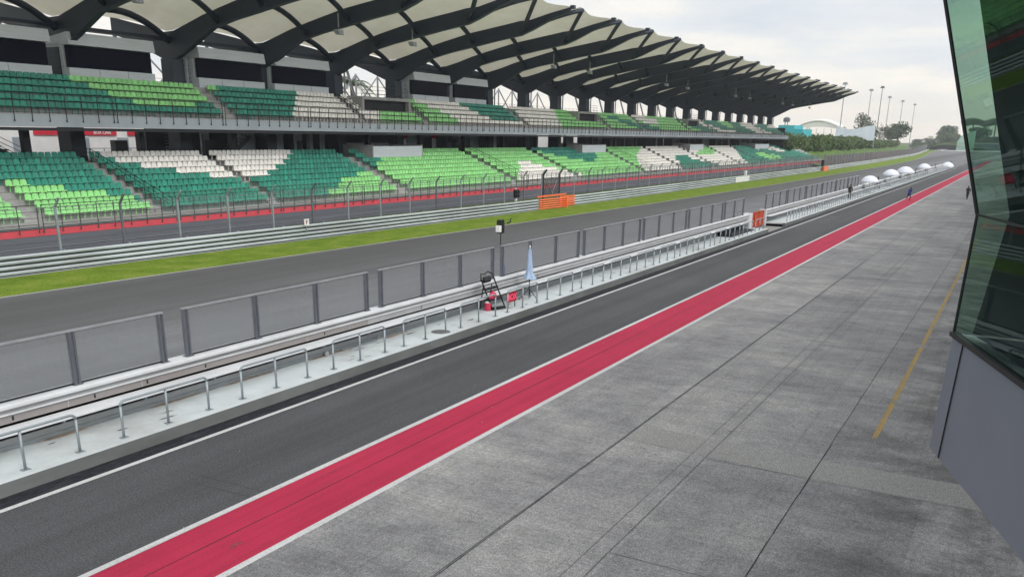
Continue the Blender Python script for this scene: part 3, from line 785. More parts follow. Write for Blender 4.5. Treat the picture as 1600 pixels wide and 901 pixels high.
run = dict(pelvis=(0, 0, .90), belly=(.05, 0, 1.05), chest=(.14, 0, 1.25), neck=(.21, 0, 1.40), head=(.28, 0, 1.51), crown=(.30, 0, 1.59),
           shl=(.15, .19, 1.34), ell=(-.02, .27, 1.12), wrl=(.17, .24, 1.0), hnl=(.25, .22, 1.02), shr=(.15, -.19, 1.34), elr=(.25, -.27, 1.10), wrr=(.44, -.19, 1.13), hnr=(.50, -.17, 1.17),
           hpl=(0, .10, .86), knl=(.20, .10, .50), anl=(.08, .10, .10), tol=(.21, .11, .05), hpr=(0, -.10, .86), knr=(-.05, -.10, .46), anr=(-.36, -.10, .30), tor=(-.40, -.11, .17))
person((125.3, 12.1, 0), R(215), run, ['skin', 'cloth_blue', 'cloth_navy', 'cloth_black'], 'person in a blue top jogging bent forward over the red strip')
stand_ = dict(pelvis=(0, 0, .95), belly=(0, 0, 1.10), chest=(.01, 0, 1.33), neck=(.02, 0, 1.50), head=(.04, 0, 1.62), crown=(.04, 0, 1.70),
              shl=(0, .19, 1.42), ell=(-.02, .25, 1.15), wrl=(.08, .22, .93), hnl=(.12, .21, .86), shr=(0, -.19, 1.42), elr=(-.02, -.25, 1.15), wrr=(.10, -.22, .95), hnr=(.14, -.20, .88),
              hpl=(0, .10, .90), knl=(.02, .11, .48), anl=(0, .12, .08), tol=(.13, .14, .045), hpr=(0, -.10, .90), knr=(.02, -.11, .48), anr=(0, -.12, .08), tor=(.13, -.14, .045))
person((117.5, 18.1, .305), R(200), stand_, ['skin', 'cloth_black', 'cloth_black', 'cloth_black'], 'person in black standing on the far pit platform near the last fence section')
person((284.5, 17.9, .305), R(120), stand_, ['skin', 'cloth_navy', 'cloth_black', 'cloth_black'], 'distant person in dark clothes beside the low parasol at the end of the wall')

# ------------------------------------------------------------------ armco + catch fence on the far side
r = root('guard_rail', 'four tier grey steel crash barrier along the grass verge below the grandstand', 'guard rail', (80, 42.6, 0))
xs = [-40, -10, 10, 25, 35, 45, 60, 75, 81.0]
xs2 = [87.2, 100, 120, 160, 200, 243, 280, 320, 360, 400, 450, 500, 540, 580, 640, 700, 770, 850]
def rail_mesh(xs, z, off=0, h=.235):
    m = MB(); prof = [(0, 0), (-.035, .02), (-.10, .085), (-.10, .115), (-.02, .185), (.02, .185), (.02, 0)]
    k = len(prof)
    for i, X in enumerate(xs):
        y = lerp_path(AR, X) + off
        m.v += [(X, y + a, z + b) for a, b in prof]
    for i in range(len(xs) - 1):
        for q in range(k):
            q2 = (q + 1) % k; m.f.append((i * k + q2, i * k + q, (i + 1) * k + q, (i + 1) * k + q2)); m.mi.append(0)
    return m
for i in range(4):
    part(rail_mesh(xs, .09 + i * .265), 'rail', 'armco', r); part(rail_mesh(xs2, .09 + i * .265), 'rail', 'armco', r)
m = MB()
for a, b in zip(xs, xs[1:]): 
    m.quad([(a, lerp_path(AR, a) - .14, .03), (b, lerp_path(AR, b) - .14, .03), (b, lerp_path(AR, b) + .1, .05), (a, lerp_path(AR, a) + .1, .05)])
for a, b in zip(xs2, xs2[1:]): 
    m.quad([(a, lerp_path(AR, a) - .14, .03), (b, lerp_path(AR, b) - .14, .03), (b, lerp_path(AR, b) + .1, .05), (a, lerp_path(AR, a) + .1, .05)])
part(m, 'footing', 'wall_grey', r)
m = MB()
for xx in (xs, xs2):
    for a, b in zip(xx, xx[1:]):
        m.quad([(a, lerp_path(AR, a) + .03, .0), (b, lerp_path(AR, b) + .03, .0), (b, lerp_path(AR, b) + .03, 1.02), (a, lerp_path(AR, a) + .03, 1.02)])
part(m, 'shade_backing', 'tyre', r)  # dark plate added so the gaps between rails read as shaded
for i in range(66):
    X = 21.4 + 4.0 * i
    if 80.5 < X < 88: continue
    y = lerp_path(AR, X) + .02
    part(MB().box(X - .06, X + .06, y + .02, y + .12, 0, 1.12), 'post', 'galvanised', r)
# orange opening
r = root('marshal_gate', 'bright orange crash barrier opening panel with mesh gate below the grandstand', 'gate', (84, 42.2, 0))
for i in range(5):
    m = MB()
    for (a, b, o_) in ((81.0, 86.3, -.35),):
        X0, X1 = a, b; y0 = lerp_path(AR, a) - .1; y1 = lerp_path(AR, b) - .55; z = .04 + i * .22
        m.quad([(X0, y0, z), (X1, y1, z), (X1, y1 - .07, z + .07), (X0, y0 - .07, z + .07)]); m.quad([(X0, y0 - .07, z + .07), (X1, y1 - .07, z + .07), (X1, y1, z + .145), (X0, y0, z + .145)])
        m.quad([(X0, y0, z + .145), (X1, y1, z + .145), (X1, y1 + .04, z), (X0, y0 + .04, z)])
    part(m, 'rail', 'armco_orange', r)
m = MB()
for i in range(5): m.box(85.6, 89.3, 42.3, 42.37, .12 + i * .22, .27 + i * .22)
m.box(86.1, 86.35, 41.7, 42.3, .0, 1.1); part(m, 'return_panel', 'armco_orange', r)
m = MB().box(82.2, 89.0, 43.2, 43.3, 1.12, 1.3); part(m, 'upper_rail', 'armco_orange', r)
part(MB().box(85.4, 89.1, 44.2, 44.22, 1.2, 3.0), 'mesh', 'wire_mesh', r)
m = MB().bar((86.2, 44.1, 2.7), (87.3, 44.1, 1.3), .05); m.bar((87.3, 44.1, 1.3), (88.4, 44.1, 2.7), .05); part(m, 'brace', 'galvanised', r)
# catch fence
r = root('catch_fence', 'tall wire catch fence with bent topped steel posts behind the crash barrier', 'fence', (80, 44.2, 0))
fx = []
def cf_post(X, mat='galvanised', w=.06):
    y = lerp_path(AR, X) + (.35 if X < 60 else .9)
    y = 44.25 if X < 243 else lerp_path(AR, X) + 1.7
    m = MB().bar((X, y, 0), (X, y, 3.33), w * 2, w * 1.6); m.bar((X, y, 3.3), (X, y - .42, 3.82), w * 1.7, w * 1.5)
    part(m, 'post', mat, r); return y
ys = []
for i in range(70):
    X = 21.4 + 3.98 * i
    if X > 300: break
    y = cf_post(X, 'fence_frame' if i % 4 == 3 else 'galvanised'); ys.append((X, y))
for X in (85.36, 89.19): cf_post(X, 'black_steel', .11)
for a, b in zip(ys[::1], ys[1::1]): pass
m = MB()
m.quad([(5, 44.25, 1.0), (243, 44.25, 1.0), (243, 44.25, 3.33), (5, 44.25, 3.33)]); m.quad([(5, 44.25, 3.33), (243, 44.25, 3.33), (243, 43.83, 3.82), (5, 43.83, 3.82)])
part(m, 'wire_mesh', 'catch_mesh', r)
m = MB()
for z in (1.3, 2.3, 3.3): m.tube([(5, 44.24, z), (243, 44.24, z)], .009, 4)
part(m, 'cables', 'galvanised', r)
# dark screened fence continuing along the bend
r2 = root('screen_fence', 'long dark screened fence following the bend beyond the grandstand', 'fence', (500, 52, 0))
m = MB(); xs3 = [243, 262, 300, 340, 377, 420, 460, 500, 540, 580, 640, 700, 770, 850, 930]
for a, b in zip(xs3, xs3[1:]):
    ya, yb = lerp_path(AR, a) + 2.2, lerp_path(AR, b) + 2.2
    m.quad([(a, ya, 0), (b, yb, 0), (b, yb, 3.3), (a, ya, 3.3)]); m.quad([(a, ya + .1, 3.3), (b, yb + .1, 3.3), (b, yb + .1, 0), (a, ya + .1, 0)]); m.quad([(a, ya, 3.3), (b, yb, 3.3), (b, yb + .1, 3.3), (a, ya + .1, 3.3)])
part(m, 'screen', 'screen_mesh', r2)
m = MB()
for i in range(46):
    X = 262 + i * 14; y = lerp_path(AR, X) + 2.15
    m.bar((X, y, 0), (X, y, 4.6), .16)
part(m, 'posts', 'pole_grey', r2)

# F board, signal light, white board, marker
r = root('marker_sign', 'small white square board with a red letter F behind the crash barrier', 'sign', (47.33, 43.2, 0))
part(MB().box(47.09, 47.57, 43.1, 43.13, 1.02, 1.48), 'board', 'sign_white', r)
m = MB(); text_mesh(m, 'F', .44, (47.33, 43.09, 1.25), (1, 0, 0), (0, 0, 1), .004); part(m, 'lettering', 'sign_red', r)
part(MB().bar((47.33, 43.16, .6), (47.33, 43.16, 1.4), .05), 'post', 'galvanised', r)
r = root('signal_light', 'black signal light box on a white post, left of the orange barrier opening', 'signal', (77.90, 43.4, 0))
part(MB().box(77.50, 78.35, 43.2, 43.45, 1.35, 2.15), 'housing', 'black_plastic', r, bevel=.04)
m = MB()
for dx in (.2, .62):
    for z in (1.55, 1.9): m.lathe((0, 0, 0), [(.14, 0), (.14, .05)], 10); 
m = MB()
for X in (77.70, 78.12):
    for z in (1.56, 1.93): m.tube([(X, 43.2, z), (X, 43.08, z)], .14, 12)
part(m, 'visors', 'black_steel', r)
part(MB().bar((77.95, 43.4, .6), (77.95, 43.4, 1.35), .09).box(77.80, 78.05, 43.3, 43.5, 1.05, 1.3).bar((77.90, 43.4, 2.15), (77.90, 43.4, 2.3), .1), 'post', 'white_plastic', r)
r = root('distance_board', 'long low white board fixed on the crash barrier far down the verge', 'sign', (157, 42.2, 0))
part(MB().box(152.5, 161.2, 42.15, 42.2, .1, .95), 'board', 'sign_white', r)
part(MB().box(158.9, 159.6, 42.2, 42.5, 1.05, 1.9).bar((159.2, 42.4, .9), (159.2, 42.4, 1.2), .2), 'beacon', 'white_plastic', r)
r = root('marshal_post', 'orange marshal barrier end with a black box on top on the distant verge', 'marshal post', (230, 42, 0))
part(MB().box(228, 233, 41.7, 42.1, 0, 1.1), 'barrier_end', 'armco_orange', r); part(MB().box(229, 231.6, 42.1, 42.8, 1.15, 2.6), 'box', 'black_plastic', r, bevel=.1)

# ------------------------------------------------------------------ grandstand
GS = root('grandstand', 'long two tier grandstand with green, lime and white seats under a dark ribbed canopy roof', 'grandstand', (150, 60, 0))
X0, X1 = 12., 261.6
XC = [44.6 + 10.29 * j for j in range(-3, 22)]
LY = lambda k: 53.5 + .93 * k
LZ = lambda k: 2.25 + .40 * k
UY = lambda k: 59.05 + .76 * k
UZ = lambda k: 8.80 + .50 * k
part(MB().box(X0, X1 + 22, 51.35, 51.9, -.02, 1.02).box(X0, X1 + 22, 51.32, 51.4, .30, .33).box(X0, X1 + 22, 51.32, 51.4, .66, .69), 'front_wall', 'stand_wall', GS)
part(MB().box(X0, X1 + 22, 51.33, 51.9, 1.03, 1.45), 'red_fascia', 'red_band', GS)
part(MB().box(X0, X1 + 22, 51.28, 51.6, 1.45, 1.56), 'kerb', 'black_steel', GS)
m = MB()
prof = [(51.42, 1.0)]
prof += [(51.42, 1.62)]
for k in range(9):
    yf = LY(k) - .72; zt = LZ(k) - .60
    prof += [(yf, prof[-1][1]), (yf, zt)]
prof += [(62, prof[-1][1]), (62, 1.0)]
m.prism_x(prof[::-1], X0, X1 + 22)
part(m, 'lower_tier', 'concrete_stand', GS)
prof = [(58.0, 7.36), (58.0, 8.10), (58.35, 8.10), (58.35, 8.2)]
for k in range(5):
    yf = UY(k) - .60; zt = UZ(k) - .60
    if k > 0: prof += [(yf, prof[-1][1]), (yf, zt)]
prof += [(62.3, prof[-1][1]), (62.3, 10.75), (73, 10.75), (73, 10.3), (63.0, 9.9), (59.0, 7.36)]
m = MB().prism_x(prof[::-1], X0, X1 - 3)
part(m, 'upper_tier', 'concrete_stand', GS)
part(MB().box(X0, X1 - 2.6, 57.96, 58.02, 7.34, 8.14), 'deck_edge', 'slab_edge', GS)
part(MB().box(X0, X1 - 3, 58.1, 59.0, 7.1, 7.30), 'edge_beam', 'black_steel', GS)

# aisles and gaps
LA = [(33.3, 34.3), (43.15, 43.75), (54.3, 55.15), (72.2, 73.4), (94.9, 95.9), (112.6, 113.6), (137.4, 138.4), (157.0, 158.0), (176.5, 177.4), (195, 195.9), (213.2, 214.2), (232, 233), (246, 247)]
UA = [(55.35, 56.35), (73.3, 74.2), (84.6, 85.6), (108.2, 109.0), (136.0, 137.0), (152.0, 152.8), (176, 177), (193, 194), (214, 215), (235, 236)]
LBOX = [(75.7, 84.4), (127.1, 135.9), (178.4, 187.1), (229.3, 243.)]
PORT = [(75.6, 83.6), (127.6, 134.5), (179, 186)]
D, M_, W_ = 0, 1, 2
LC = {8: [(0, D), (44.8, W_), (65.4, D), (84.4, M_), (114, D), (127, M_), (156, W_), (187, M_), (197, W_), (214.7, D), (232, W_), (250, D)],
      7: [(0, D), (45.5, W_), (63.6, D), (84.4, M_), (115.3, D), (127, M_), (153, W_), (187, M_), (198, W_), (213, D), (238, W_), (253, D)],
      6: [(0, D), (47, W_), (62.2, D), (77, M_), (117.5, D), (131.9, M_), (150, W_), (184, M_), (196, W_), (212, D), (243, W_), (255, D)],
      5: [(0, D), (49.1, W_), (60.3, D), (75, M_), (119.6, D), (130.2, M_), (147, W_), (180, M_), (192, W_), (210, D), (247, W_), (257, D)],
      4: [(0, M_), (36.5, D), (51.7, W_), (58.1, D), (72.5, M_), (103.3, W_), (106.7, M_), (123.4, D), (127.3, M_), (144.7, W_), (164.5, D), (172, W_), (208, D), (223, M_), (233, D)],
      3: [(0, M_), (38.1, D), (69.2, M_), (102.1, W_), (108.4, M_), (143, W_), (161.9, D), (170.8, W_), (206, D), (221.7, M_), (237.8, D)],
      2: [(0, M_), (40.6, D), (65.9, M_), (100.3, W_), (110.6, M_), (141.5, W_), (161.4, D), (174, W_), (204, D), (224, M_), (240, D)],
      1: [(0, M_), (42.2, D), (64.1, M_), (98.5, W_), (113.1, M_), (140, W_), (158.8, D), (177.3, W_), (203, D), (225, M_), (238, D)],
      0: [(0, M_), (43.2, D), (61.9, M_), (96.8, W_), (114.9, M_), (139.2, W_), (157.6, D), (180, W_), (202, D)]}
UC = {4: [(0, D), (43.6, M_), (57.6, D), (67.7, W_), (76, M_), (87.5, W_), (96.6, D), (108.8, W_), (122.6, M_), (152.6, W_), (160, M_), (176, D), (187, W_), (195, D), (205, M_), (214, D), (224, W_), (240, D), (252, W_)],
      3: [(0, D), (44.6, M_), (55.3, D), (66.9, W_), (76.5, M_), (88.7, W_), (97.7, D), (109.7, W_), (121.7, M_), (141, D), (146, M_), (154, W_), (164.5, M_), (180, D), (188, W_), (194, D), (206, M_), (214, D), (222, W_), (236, D), (248, W_)],
      2: [(0, D), (45.7, M_), (55.1, D), (65.8, W_), (76.5, M_), (90.2, W_), (99, D), (108.9, W_), (120.8, M_), (144, D), (150, M_), (155.2, W_), (163, M_), (182, D), (190, W_), (197, D), (208, M_), (213, D), (224, W_), (238, D)],
      1: [(0, D), (47.3, M_), (53.4, D), (64.8, W_), (77.7, M_), (91.3, W_), (100.4, D), (107.8, W_), (120, M_), (146, D), (157, M_), (180, D), (192, W_), (200, D), (226, W_), (240, D)],
      0: [(0, D), (63.8, W_), (76.9, M_), (92, W_), (119.3, M_), (148.6, D), (160, M_), (184, D), (196, W_), (210, D), (228, W_), (244, D)]}
def colour(tab, X):
    c = tab[0][1]
    for a, b in tab:
        if X >= a: c = b
    return c
# seat template facing -y : backrest + folded shell, in local coords about the back centre
def seat_template():
    m = MB(); n = 5; w = .225
    pts = []
    # curved back, front and rear skins
    for sgn, off in ((0, 0.), (1, .035)):
        for z, tp in ((-.17, 1.0), (.05, 1.0), (.15, .93), (.20, .70)):
            for i in range(n):
                t = -1 + 2 * i / (n - 1); x = w * t * tp
                m.v.append((x, off + .045 - .06 * t * t + .10 * (z + .17), z))
    def fid(s, r, c): return s * 4 * n + r * n + c
    for r_ in range(3):
        for c in range(n - 1):
            m.f.append((fid(0, r_, c), fid(0, r_, c + 1), fid(0, r_ + 1, c + 1), fid(0, r_ + 1, c)))
            m.f.append((fid(1, r_, c + 1), fid(1, r_, c), fid(1, r_ + 1, c), fid(1, r_ + 1, c + 1)))
    for c in range(n - 1): m.f.append((fid(0, 3, c), fid(0, 3, c + 1), fid(1, 3, c + 1), fid(1, 3, c)))
    for r_ in range(3):
        m.f.append((fid(0, r_, 0), fid(0, r_ + 1, 0), fid(1, r_ + 1, 0), fid(1, r_, 0))); m.f.append((fid(0, r_ + 1, n - 1), fid(0, r_, n - 1), fid(1, r_, n - 1), fid(1, r_ + 1, n - 1)))
    b = len(m.v)
    # pan with rolled front
    for y, z in ((.03, -.17), (-.18, -.155), (-.34, -.135), (-.37, -.19), (.0, -.24)):
        for x in (-.215, .215): m.v.append((x, y, z))
    for i in range(4): m.f.append((b + 2 * i, b + 2 * i + 1, b + 2 * i + 3, b + 2 * i + 2))
    m.f.append((b, b + 2, b + 4, b + 6, b + 8)); m.f.append((b + 9, b + 7, b + 5, b + 3, b + 1))
    # bracket
    b = len(m.v)
    for x0, x1 in ((-.03, .03),):
        m.v += [(x0, .0, -.6), (x1, .0, -.6), (x1, -.06, -.6), (x0, -.06, -.6), (x0, -.05, -.2), (x1, -.05, -.2), (x1, -.11, -.2), (x0, -.11, -.2)]
        for f in ((0, 1, 5, 4), (1, 2, 6, 5), (2, 3, 7, 6), (3, 0, 4, 7)): m.f.append(tuple(b + i for i in f))
    m.mi = [0] * len(m.f)
    return m
ST = seat_template()
def seat_far():
    m = MB(); m.box(-.215, .215, 0, .04, -.17, .19); m.box(-.215, .215, -.35, 0, -.2, -.15); return m
SF = seat_far()
seats = []
for tier, rows, fy, fz, tab, aisles, xe in (('lower', 9, LY, LZ, LC, LA, 281), ('upper', 5, UY, UZ, UC, UA, 257)):
    for k in range(rows):
        X = 16.0
        while X < xe - (k * 2.2 if tier == 'lower' and X > 240 else 0):
            X += .50
            if any(a - .22 < X < b + .22 for a, b in aisles): continue
            if tier == 'lower' and k >= 7 and any(a - .3 < X < b + .2 for a, b in LBOX): continue
            if tier == 'upper' and k >= 2 and any(a - .5 < X < b + .5 for a, b in PORT): continue
            if tier == 'upper' and k >= 2 and k < 4 and 136.0 < X < 138: continue
            seats.append((X, fy(k), fz(k), colour(tab[k], X), tier))
SM = ['seat_dark_green', 'seat_lime', 'seat_white']
def in_view(s):
    # left edge of the picture, roughly
    return s[0] > (31.8 + (s[1] - 53.5) * .62)
vis = sorted([s for s in seats if in_view(s)], key=lambda s: (s[0] ** 2 + s[1] ** 2))
near100 = set(id(s) for s in vis[:100])
cols_meshes = {}
for c in range(3):
    me = bpy.data.meshes.new('seat'); me.from_pydata(ST.v, [], ST.f); me.materials.append(MAT[SM[c]])
    cols_meshes[c] = me
for s in vis[:100]:
    o = bpy.data.objects.new('seat', cols_meshes[s[3]]); COL.objects.link(o); o.parent = GS
    o.location = (s[0] - 150, s[1] - 60, s[2]); 
    o.rotation_euler = (random.uniform(-.03, .03), 0, random.uniform(-.02, .02))
    o['label'] = ('dark green', 'lime green', 'off white')[s[3]] + ' plastic seat in the %s tier' % s[4]
m = MB()
for s in seats:
    if id(s) in near100: continue
    T = ST if s[0] < 125 else SF
    n = len(m.v); jx = random.uniform(-.012, .012); jz = random.uniform(-.008, .008)
    m.v += [(s[0] + v[0] + jx, s[1] + v[1], s[2] + v[2] + jz) for v in T.v]
    m.f += [tuple(n + i for i in f) for f in T.f]; m.mi += [s[3]] * len(T.f)
part(m, 'seats', SM, GS, kind='stuff', label='thousands of green, lime and white plastic seats in rows')
# aisle steps
for a, b in LA:
    part(MB().prism_x([p for k in range(9) for p in ((LY(k) - .92, LZ(k) - (1.0 if k == 0 else 1.0)), (LY(k) - .92, LZ(k) - .80), (LY(k) - .70, LZ(k) - .80))][::-1] + [(LY(0) - .7, 1.0), (LY(8) - .6, 1.0)][::-1][:0] + [(LY(0) - .92, 1.0), (LY(8) - .70, 1.0)][:2], a + .05, b - .05), 'aisle_steps', 'concrete_stand', GS)
for a, b in UA:
    part(MB().prism_x([(UY(4) - .58, UZ(1) - 1.2), (UY(4) - .58, UZ(4) - .84)] + [p for k in (4, 3, 2, 1) for p in ((UY(k) - .82, UZ(k) - .84), (UY(k) - .82, UZ(k) - 1.09))] + [(UY(1) - .82, UZ(1) - 1.2)], a + .05, b - .05), 'aisle_steps', 'concrete_stand', GS)

# concrete entrance boxes
for a, b in LBOX:
    mm = MB().box(a, b, 59.2, 59.35, LZ(5), LZ(8) + .50)
    part(mm, 'entrance_parapet', 'cabin_panel', GS)
    mm = MB().box(a - .15, a, 59.2, 64, 3.5, LZ(8) + .62).box(b, b + .15, 59.2, 64, 3.5, LZ(8) + .62).box(a, b, 63.8, 64, 4, LZ(8) + .75)
    part(mm, 'entrance_side', 'concrete_stand', GS)
for a, b in PORT:
    mm = MB().box(a - .2, b + .2, 60.2, 64, 10.55, 10.85).box(a - .2, a + .1, 60.2, 64, 8.9, 10.55).box(b - .1, b + .2, 60.2, 64, 8.9, 10.55)
    part(mm, 'portal_frame', 'concrete_stand', GS)
    part(MB().box(a + .1, b - .1, 60.7, 60.8, 8.9, 10.55), 'portal_opening', 'dark_interior', GS)
    mm = MB()
    for z in (11.15, 11.5, 11.85): mm.tube([(a, 60.4, z), (b, 60.4, z)], .018, 4)
    for i in range(7): xx = a + (b - a) * i / 6; mm.tube([(xx, 60.4, 10.85), (xx, 60.4, 11.85)], .018, 4)
    part(mm, 'portal_railing', 'black_steel', GS)

# railings, one part for each ten-metre bay
def bay_rail(xa, n, y, zb, zt, rails):
    m = MB()
    for i in range(n):
        X = xa + .15 + i * (10.29 - .3) / (n - 1)
        m.bar((X, y, zb + .12), (X, y, zt), .035, .045); m.bar((X, y, zb + .14), (X, y + .12, zb + .05), .035); m.lathe((X, y, zb), [(.03, 0), (.045, .05), (.03, .1)], 6)
    for z in rails: m.bar((xa + .1, y, z), (xa + 10.2, y, z), .028 if z != zt else .045)
    return m
for j in range(26):
    xa = 12.35 + 10.29 * j
    part(bay_rail(xa, 9, 51.2, 1.2, 2.86, (2.86, 2.48, 2.1, 1.72)), 'lower_railing', 'black_steel', GS)
    if xa < 252: part(bay_rail(xa + .9, 9, 57.86, 7.66, 9.38, (9.38, 8.98, 8.6, 8.25)), 'upper_railing', 'black_steel', GS)
# sloping stair rails in some aisles
def stair_rail(X, fy, fz, k0, k1, drop, mat='black_steel'):
    m = MB(); p0 = Vector((X, fy(k0) - .9, fz(k0) - .6)); p1 = Vector((X, fy(k1) + .1, fz(k1) - .6))
    for h in (1.0, .72, .44, .2): m.bar(p0 + Vector((0, 0, h)), p1 + Vector((0, 0, h)), .04 if h == 1.0 else .025)
    n = 9
    for i in range(n + 1):
        p = p0.lerp(p1, i / n); m.bar(p - Vector((0, 0, .1)), p + Vector((0, 0, 1.0)), .035)
    m.bar(p1 + Vector((0, 0, 1)), p1 + Vector((0, 1.6, 1)), .04); m.bar(p1 + Vector((0, 0, .5)), p1 + Vector((0, 1.6, .5)), .025); m.bar(p1 + Vector((0, 1.6, 0)), p1 + Vector((0, 1.6, 1)), .035)
    return m
for X in (43.95, 97.6, 142.):
    part(stair_rail(X, LY, LZ, 0, 8, 0), 'stair_rail', 'black_steel', GS)
for X in (73.2, 84.5, 135.2): part(stair_rail(X, UY, UZ, 1, 4, 0), 'stair_rail', 'black_steel', GS)

# columns (ground to roof) and rafters
low = [(63.35, 12.9), (61.5, 13.72), (58.6, 15.15), (56.3, 15.65), (54.0, 16.02), (50.6, 16.6), (47.4, 17.08), (46.2, 17.5), (44.0, 18.42), (41.85, 19.15)]
up = [(41.75, 19.45), (44.0, 19.02), (46.2, 18.5), (47.6, 18.42), (48.9, 18.2), (53.6, 17.5), (59.3, 16.25), (62.0, 15.45), (63.3, 15.1), (64.6, 15.05), (67, 15.65), (71.0, 16.5)]
back = [(71.0, 15.1), (69.75, 14.8), (67.7, 14.12), (64.65, 12.9)]
RP = low + up + back
def w_rafter(Xc):
    m = MB()
    # web as strips between lower and upper so that the deep box girder is closed
    m.prism_x(RP, Xc - .17, Xc + .17)
    # bottom flange plates
    for a, b in zip(low, low[1:]): m.bar((Xc, a[0], a[1]), (Xc, b[0], b[1]), .52, .05)
    return m
def roof_w(t): return 4 * t * (1 - t)
stations = [(71.0, 16.45, 71.0, 16.55), (66.0, 15.55, 66.0, 16.2), (64.0, 15.05, 64.0, 16.35), (58.1, 16.42, 58.1, 17.75), (53.2, 17.48, 53.2, 18.75), (47.5, 18.38, 45.4, 19.45), (41.75, 19.50, 43.2, 20.15)]
def mem_point(Xa, Xb, si, t):
    # si in [0, len-1], smooth in between
    n = len(stations) - 1; i = min(int(si), n - 1); f = si - i
    def v(q, w):
        s = stations[max(0, min(n, q))]; yb, zb, ym, zm = s; return (yb + (ym - yb) * w, zb + (zm - zb) * w)
    w = roof_w(t); kf = max(0., min(1., si - 4.)) if si < 5 else 1.; pk = (1 - abs(1 - 2 * t)) ** 1.25; w = w * (1 - kf * .35) + pk * kf * .35 if si <= 5 else w * .65 * (6 - si) + pk * (1 - .65 * (6 - si))
    a, b, c, d = v(i - 1, w), v(i, w), v(i + 1, w), v(i + 2, w)
    if i in (1, 2) or i >= 4:   # keep creases at the valley and the front
        y = b[0] + (c[0] - b[0]) * f; z = b[1] + (c[1] - b[1]) * f
    else:
        y = b[0] + (c[0] - b[0]) * f; z = b[1] + (c[1] - b[1]) * f + .10 * math.sin(math.pi * f)
    if si > 5:
        q = math.sin(2 * math.pi * t) ** 2 * (si - 5); y += .75 * q; z -= .16 * q
    return (Xa + (Xb - Xa) * t, y, z)
ROOF = root('roof_', '', '', (150, 60, 0)); COL.objects.unlink(ROOF); bpy.data.objects.remove(ROOF)
for j, Xc in enumerate(XC):
    c = MB()
    c.prism_x([(63.0, -.05), (64.7, -.05), (64.6, 12.96), (63.3, 12.96)], Xc - .62, Xc + .62)
    col = part(c, 'column', 'column_steel', GS)
    pipe = MB().tube([(Xc + .72, 63.1, 10.6), (Xc + .72, 63.1, 12.9), (Xc + .5, 62.9, 13.2), (Xc + .45, 62.6, 13.3), (Xc + .4, 62.6, 14.6)], .09, 6)
    part(pipe, 'downpipe', 'pole_grey', col)
    rf = part(w_rafter(Xc), 'rafter', 'roof_steel', GS)
    st = MB().bar((Xc, 71.0, 15.3), (Xc, 69.4, 10.7), .26, .2)
    part(st, 'rear_strut', 'pole_grey', rf)
    # tip bracket
    part(MB().box(Xc - .2, Xc + .2, 41.35, 41.8, 19.3, 19.62), 'tip_bracket', 'roof_steel', rf)
for j in range(len(XC) - 1):
    Xa, Xb = XC[j], XC[j + 1]
    # arched purlins
    nseg = 14
    for (yb, zb, ym, zm, rad) in ((64.0, 14.3, 64.0, 16.15, .27), (58.1, 15.6, 58.1, 17.55, .24), (53.2, 16.55, 53.2, 18.55, .24), (47.4, 17.4, 42.95, 19.82, .22)):
        m = MB(); pts = []
        for i in range(nseg + 1):
            t = i / nseg; w = roof_w(t); w2 = w if yb != 47.4 else (1 - abs(1 - 2 * t)) ** .9
            pts.append((Xa + (Xb - Xa) * t, yb + (ym - yb) * w2, zb + (zm - zb) * (w if yb != 47.4 else (.65 * w2 + .35 * w))))
        m.tube(pts, rad, 7)
        part(m, 'purlin_arch', 'roof_steel', GS, smooth=True)
    # fabric
    m = MB(); nu, nv = 26, 12; n = len(stations) - 1
    for a in range(nu + 1):
        for b in range(nv + 1): m.v.append(mem_point(Xa, Xb, a / nu * n, b / nv))
    for a in range(nu):
        for b in range(nv):
            q = a * (nv + 1) + b; m.f.append((q, q + 1, q + nv + 2, q + nv + 1)); m.mi.append(0)
    mo = part(m, 'roof_membrane', 'roof_membrane', GS, smooth=True)
    # seam tapes
    sm = MB(); n = len(stations) - 1
    for t in (.33, .67):
        pr = None
        for a in range(1, 25):
            p = Vector(mem_point(Xa, Xb, a / 24 * n, t)) - Vector((0, 0, .02))
            if pr is not None: sm.quad([pr - Vector((.02, 0, 0)), pr + Vector((.02, 0, 0)), p + Vector((.02, 0, 0)), p - Vector((.02, 0, 0))])
            pr = p
    part(sm, 'seam', 'canvas_white', mo)
# valley gutters behind the columns
part(MB().box(XC[0], XC[-1], 63.7, 64.7, 14.35, 14.6), 'gutter', 'roof_steel', GS)
# flood lights under the purlins
for j in (2, 3, 5, 6, 9, 10, 13, 14, 17, 18, 21, 22, 24):
    if j >= len(XC): continue
    X = XC[j] + (-1.2 if j % 2 else -.6); y = 53.4
    zt = 17.0
    m = MB().bar((X, y, zt), (X, y, 15.9), .08); m.box(X - .35, X + .35, y - .25, y + .25, 15.5, 15.7); m.prism_x([(y - .25, 15.5), (y + .25, 15.5), (y + .1, 15.3), (y - .35, 15.3)], X - .3, X + .3)
    part(m, 'floodlight', 'pole_grey', GS)
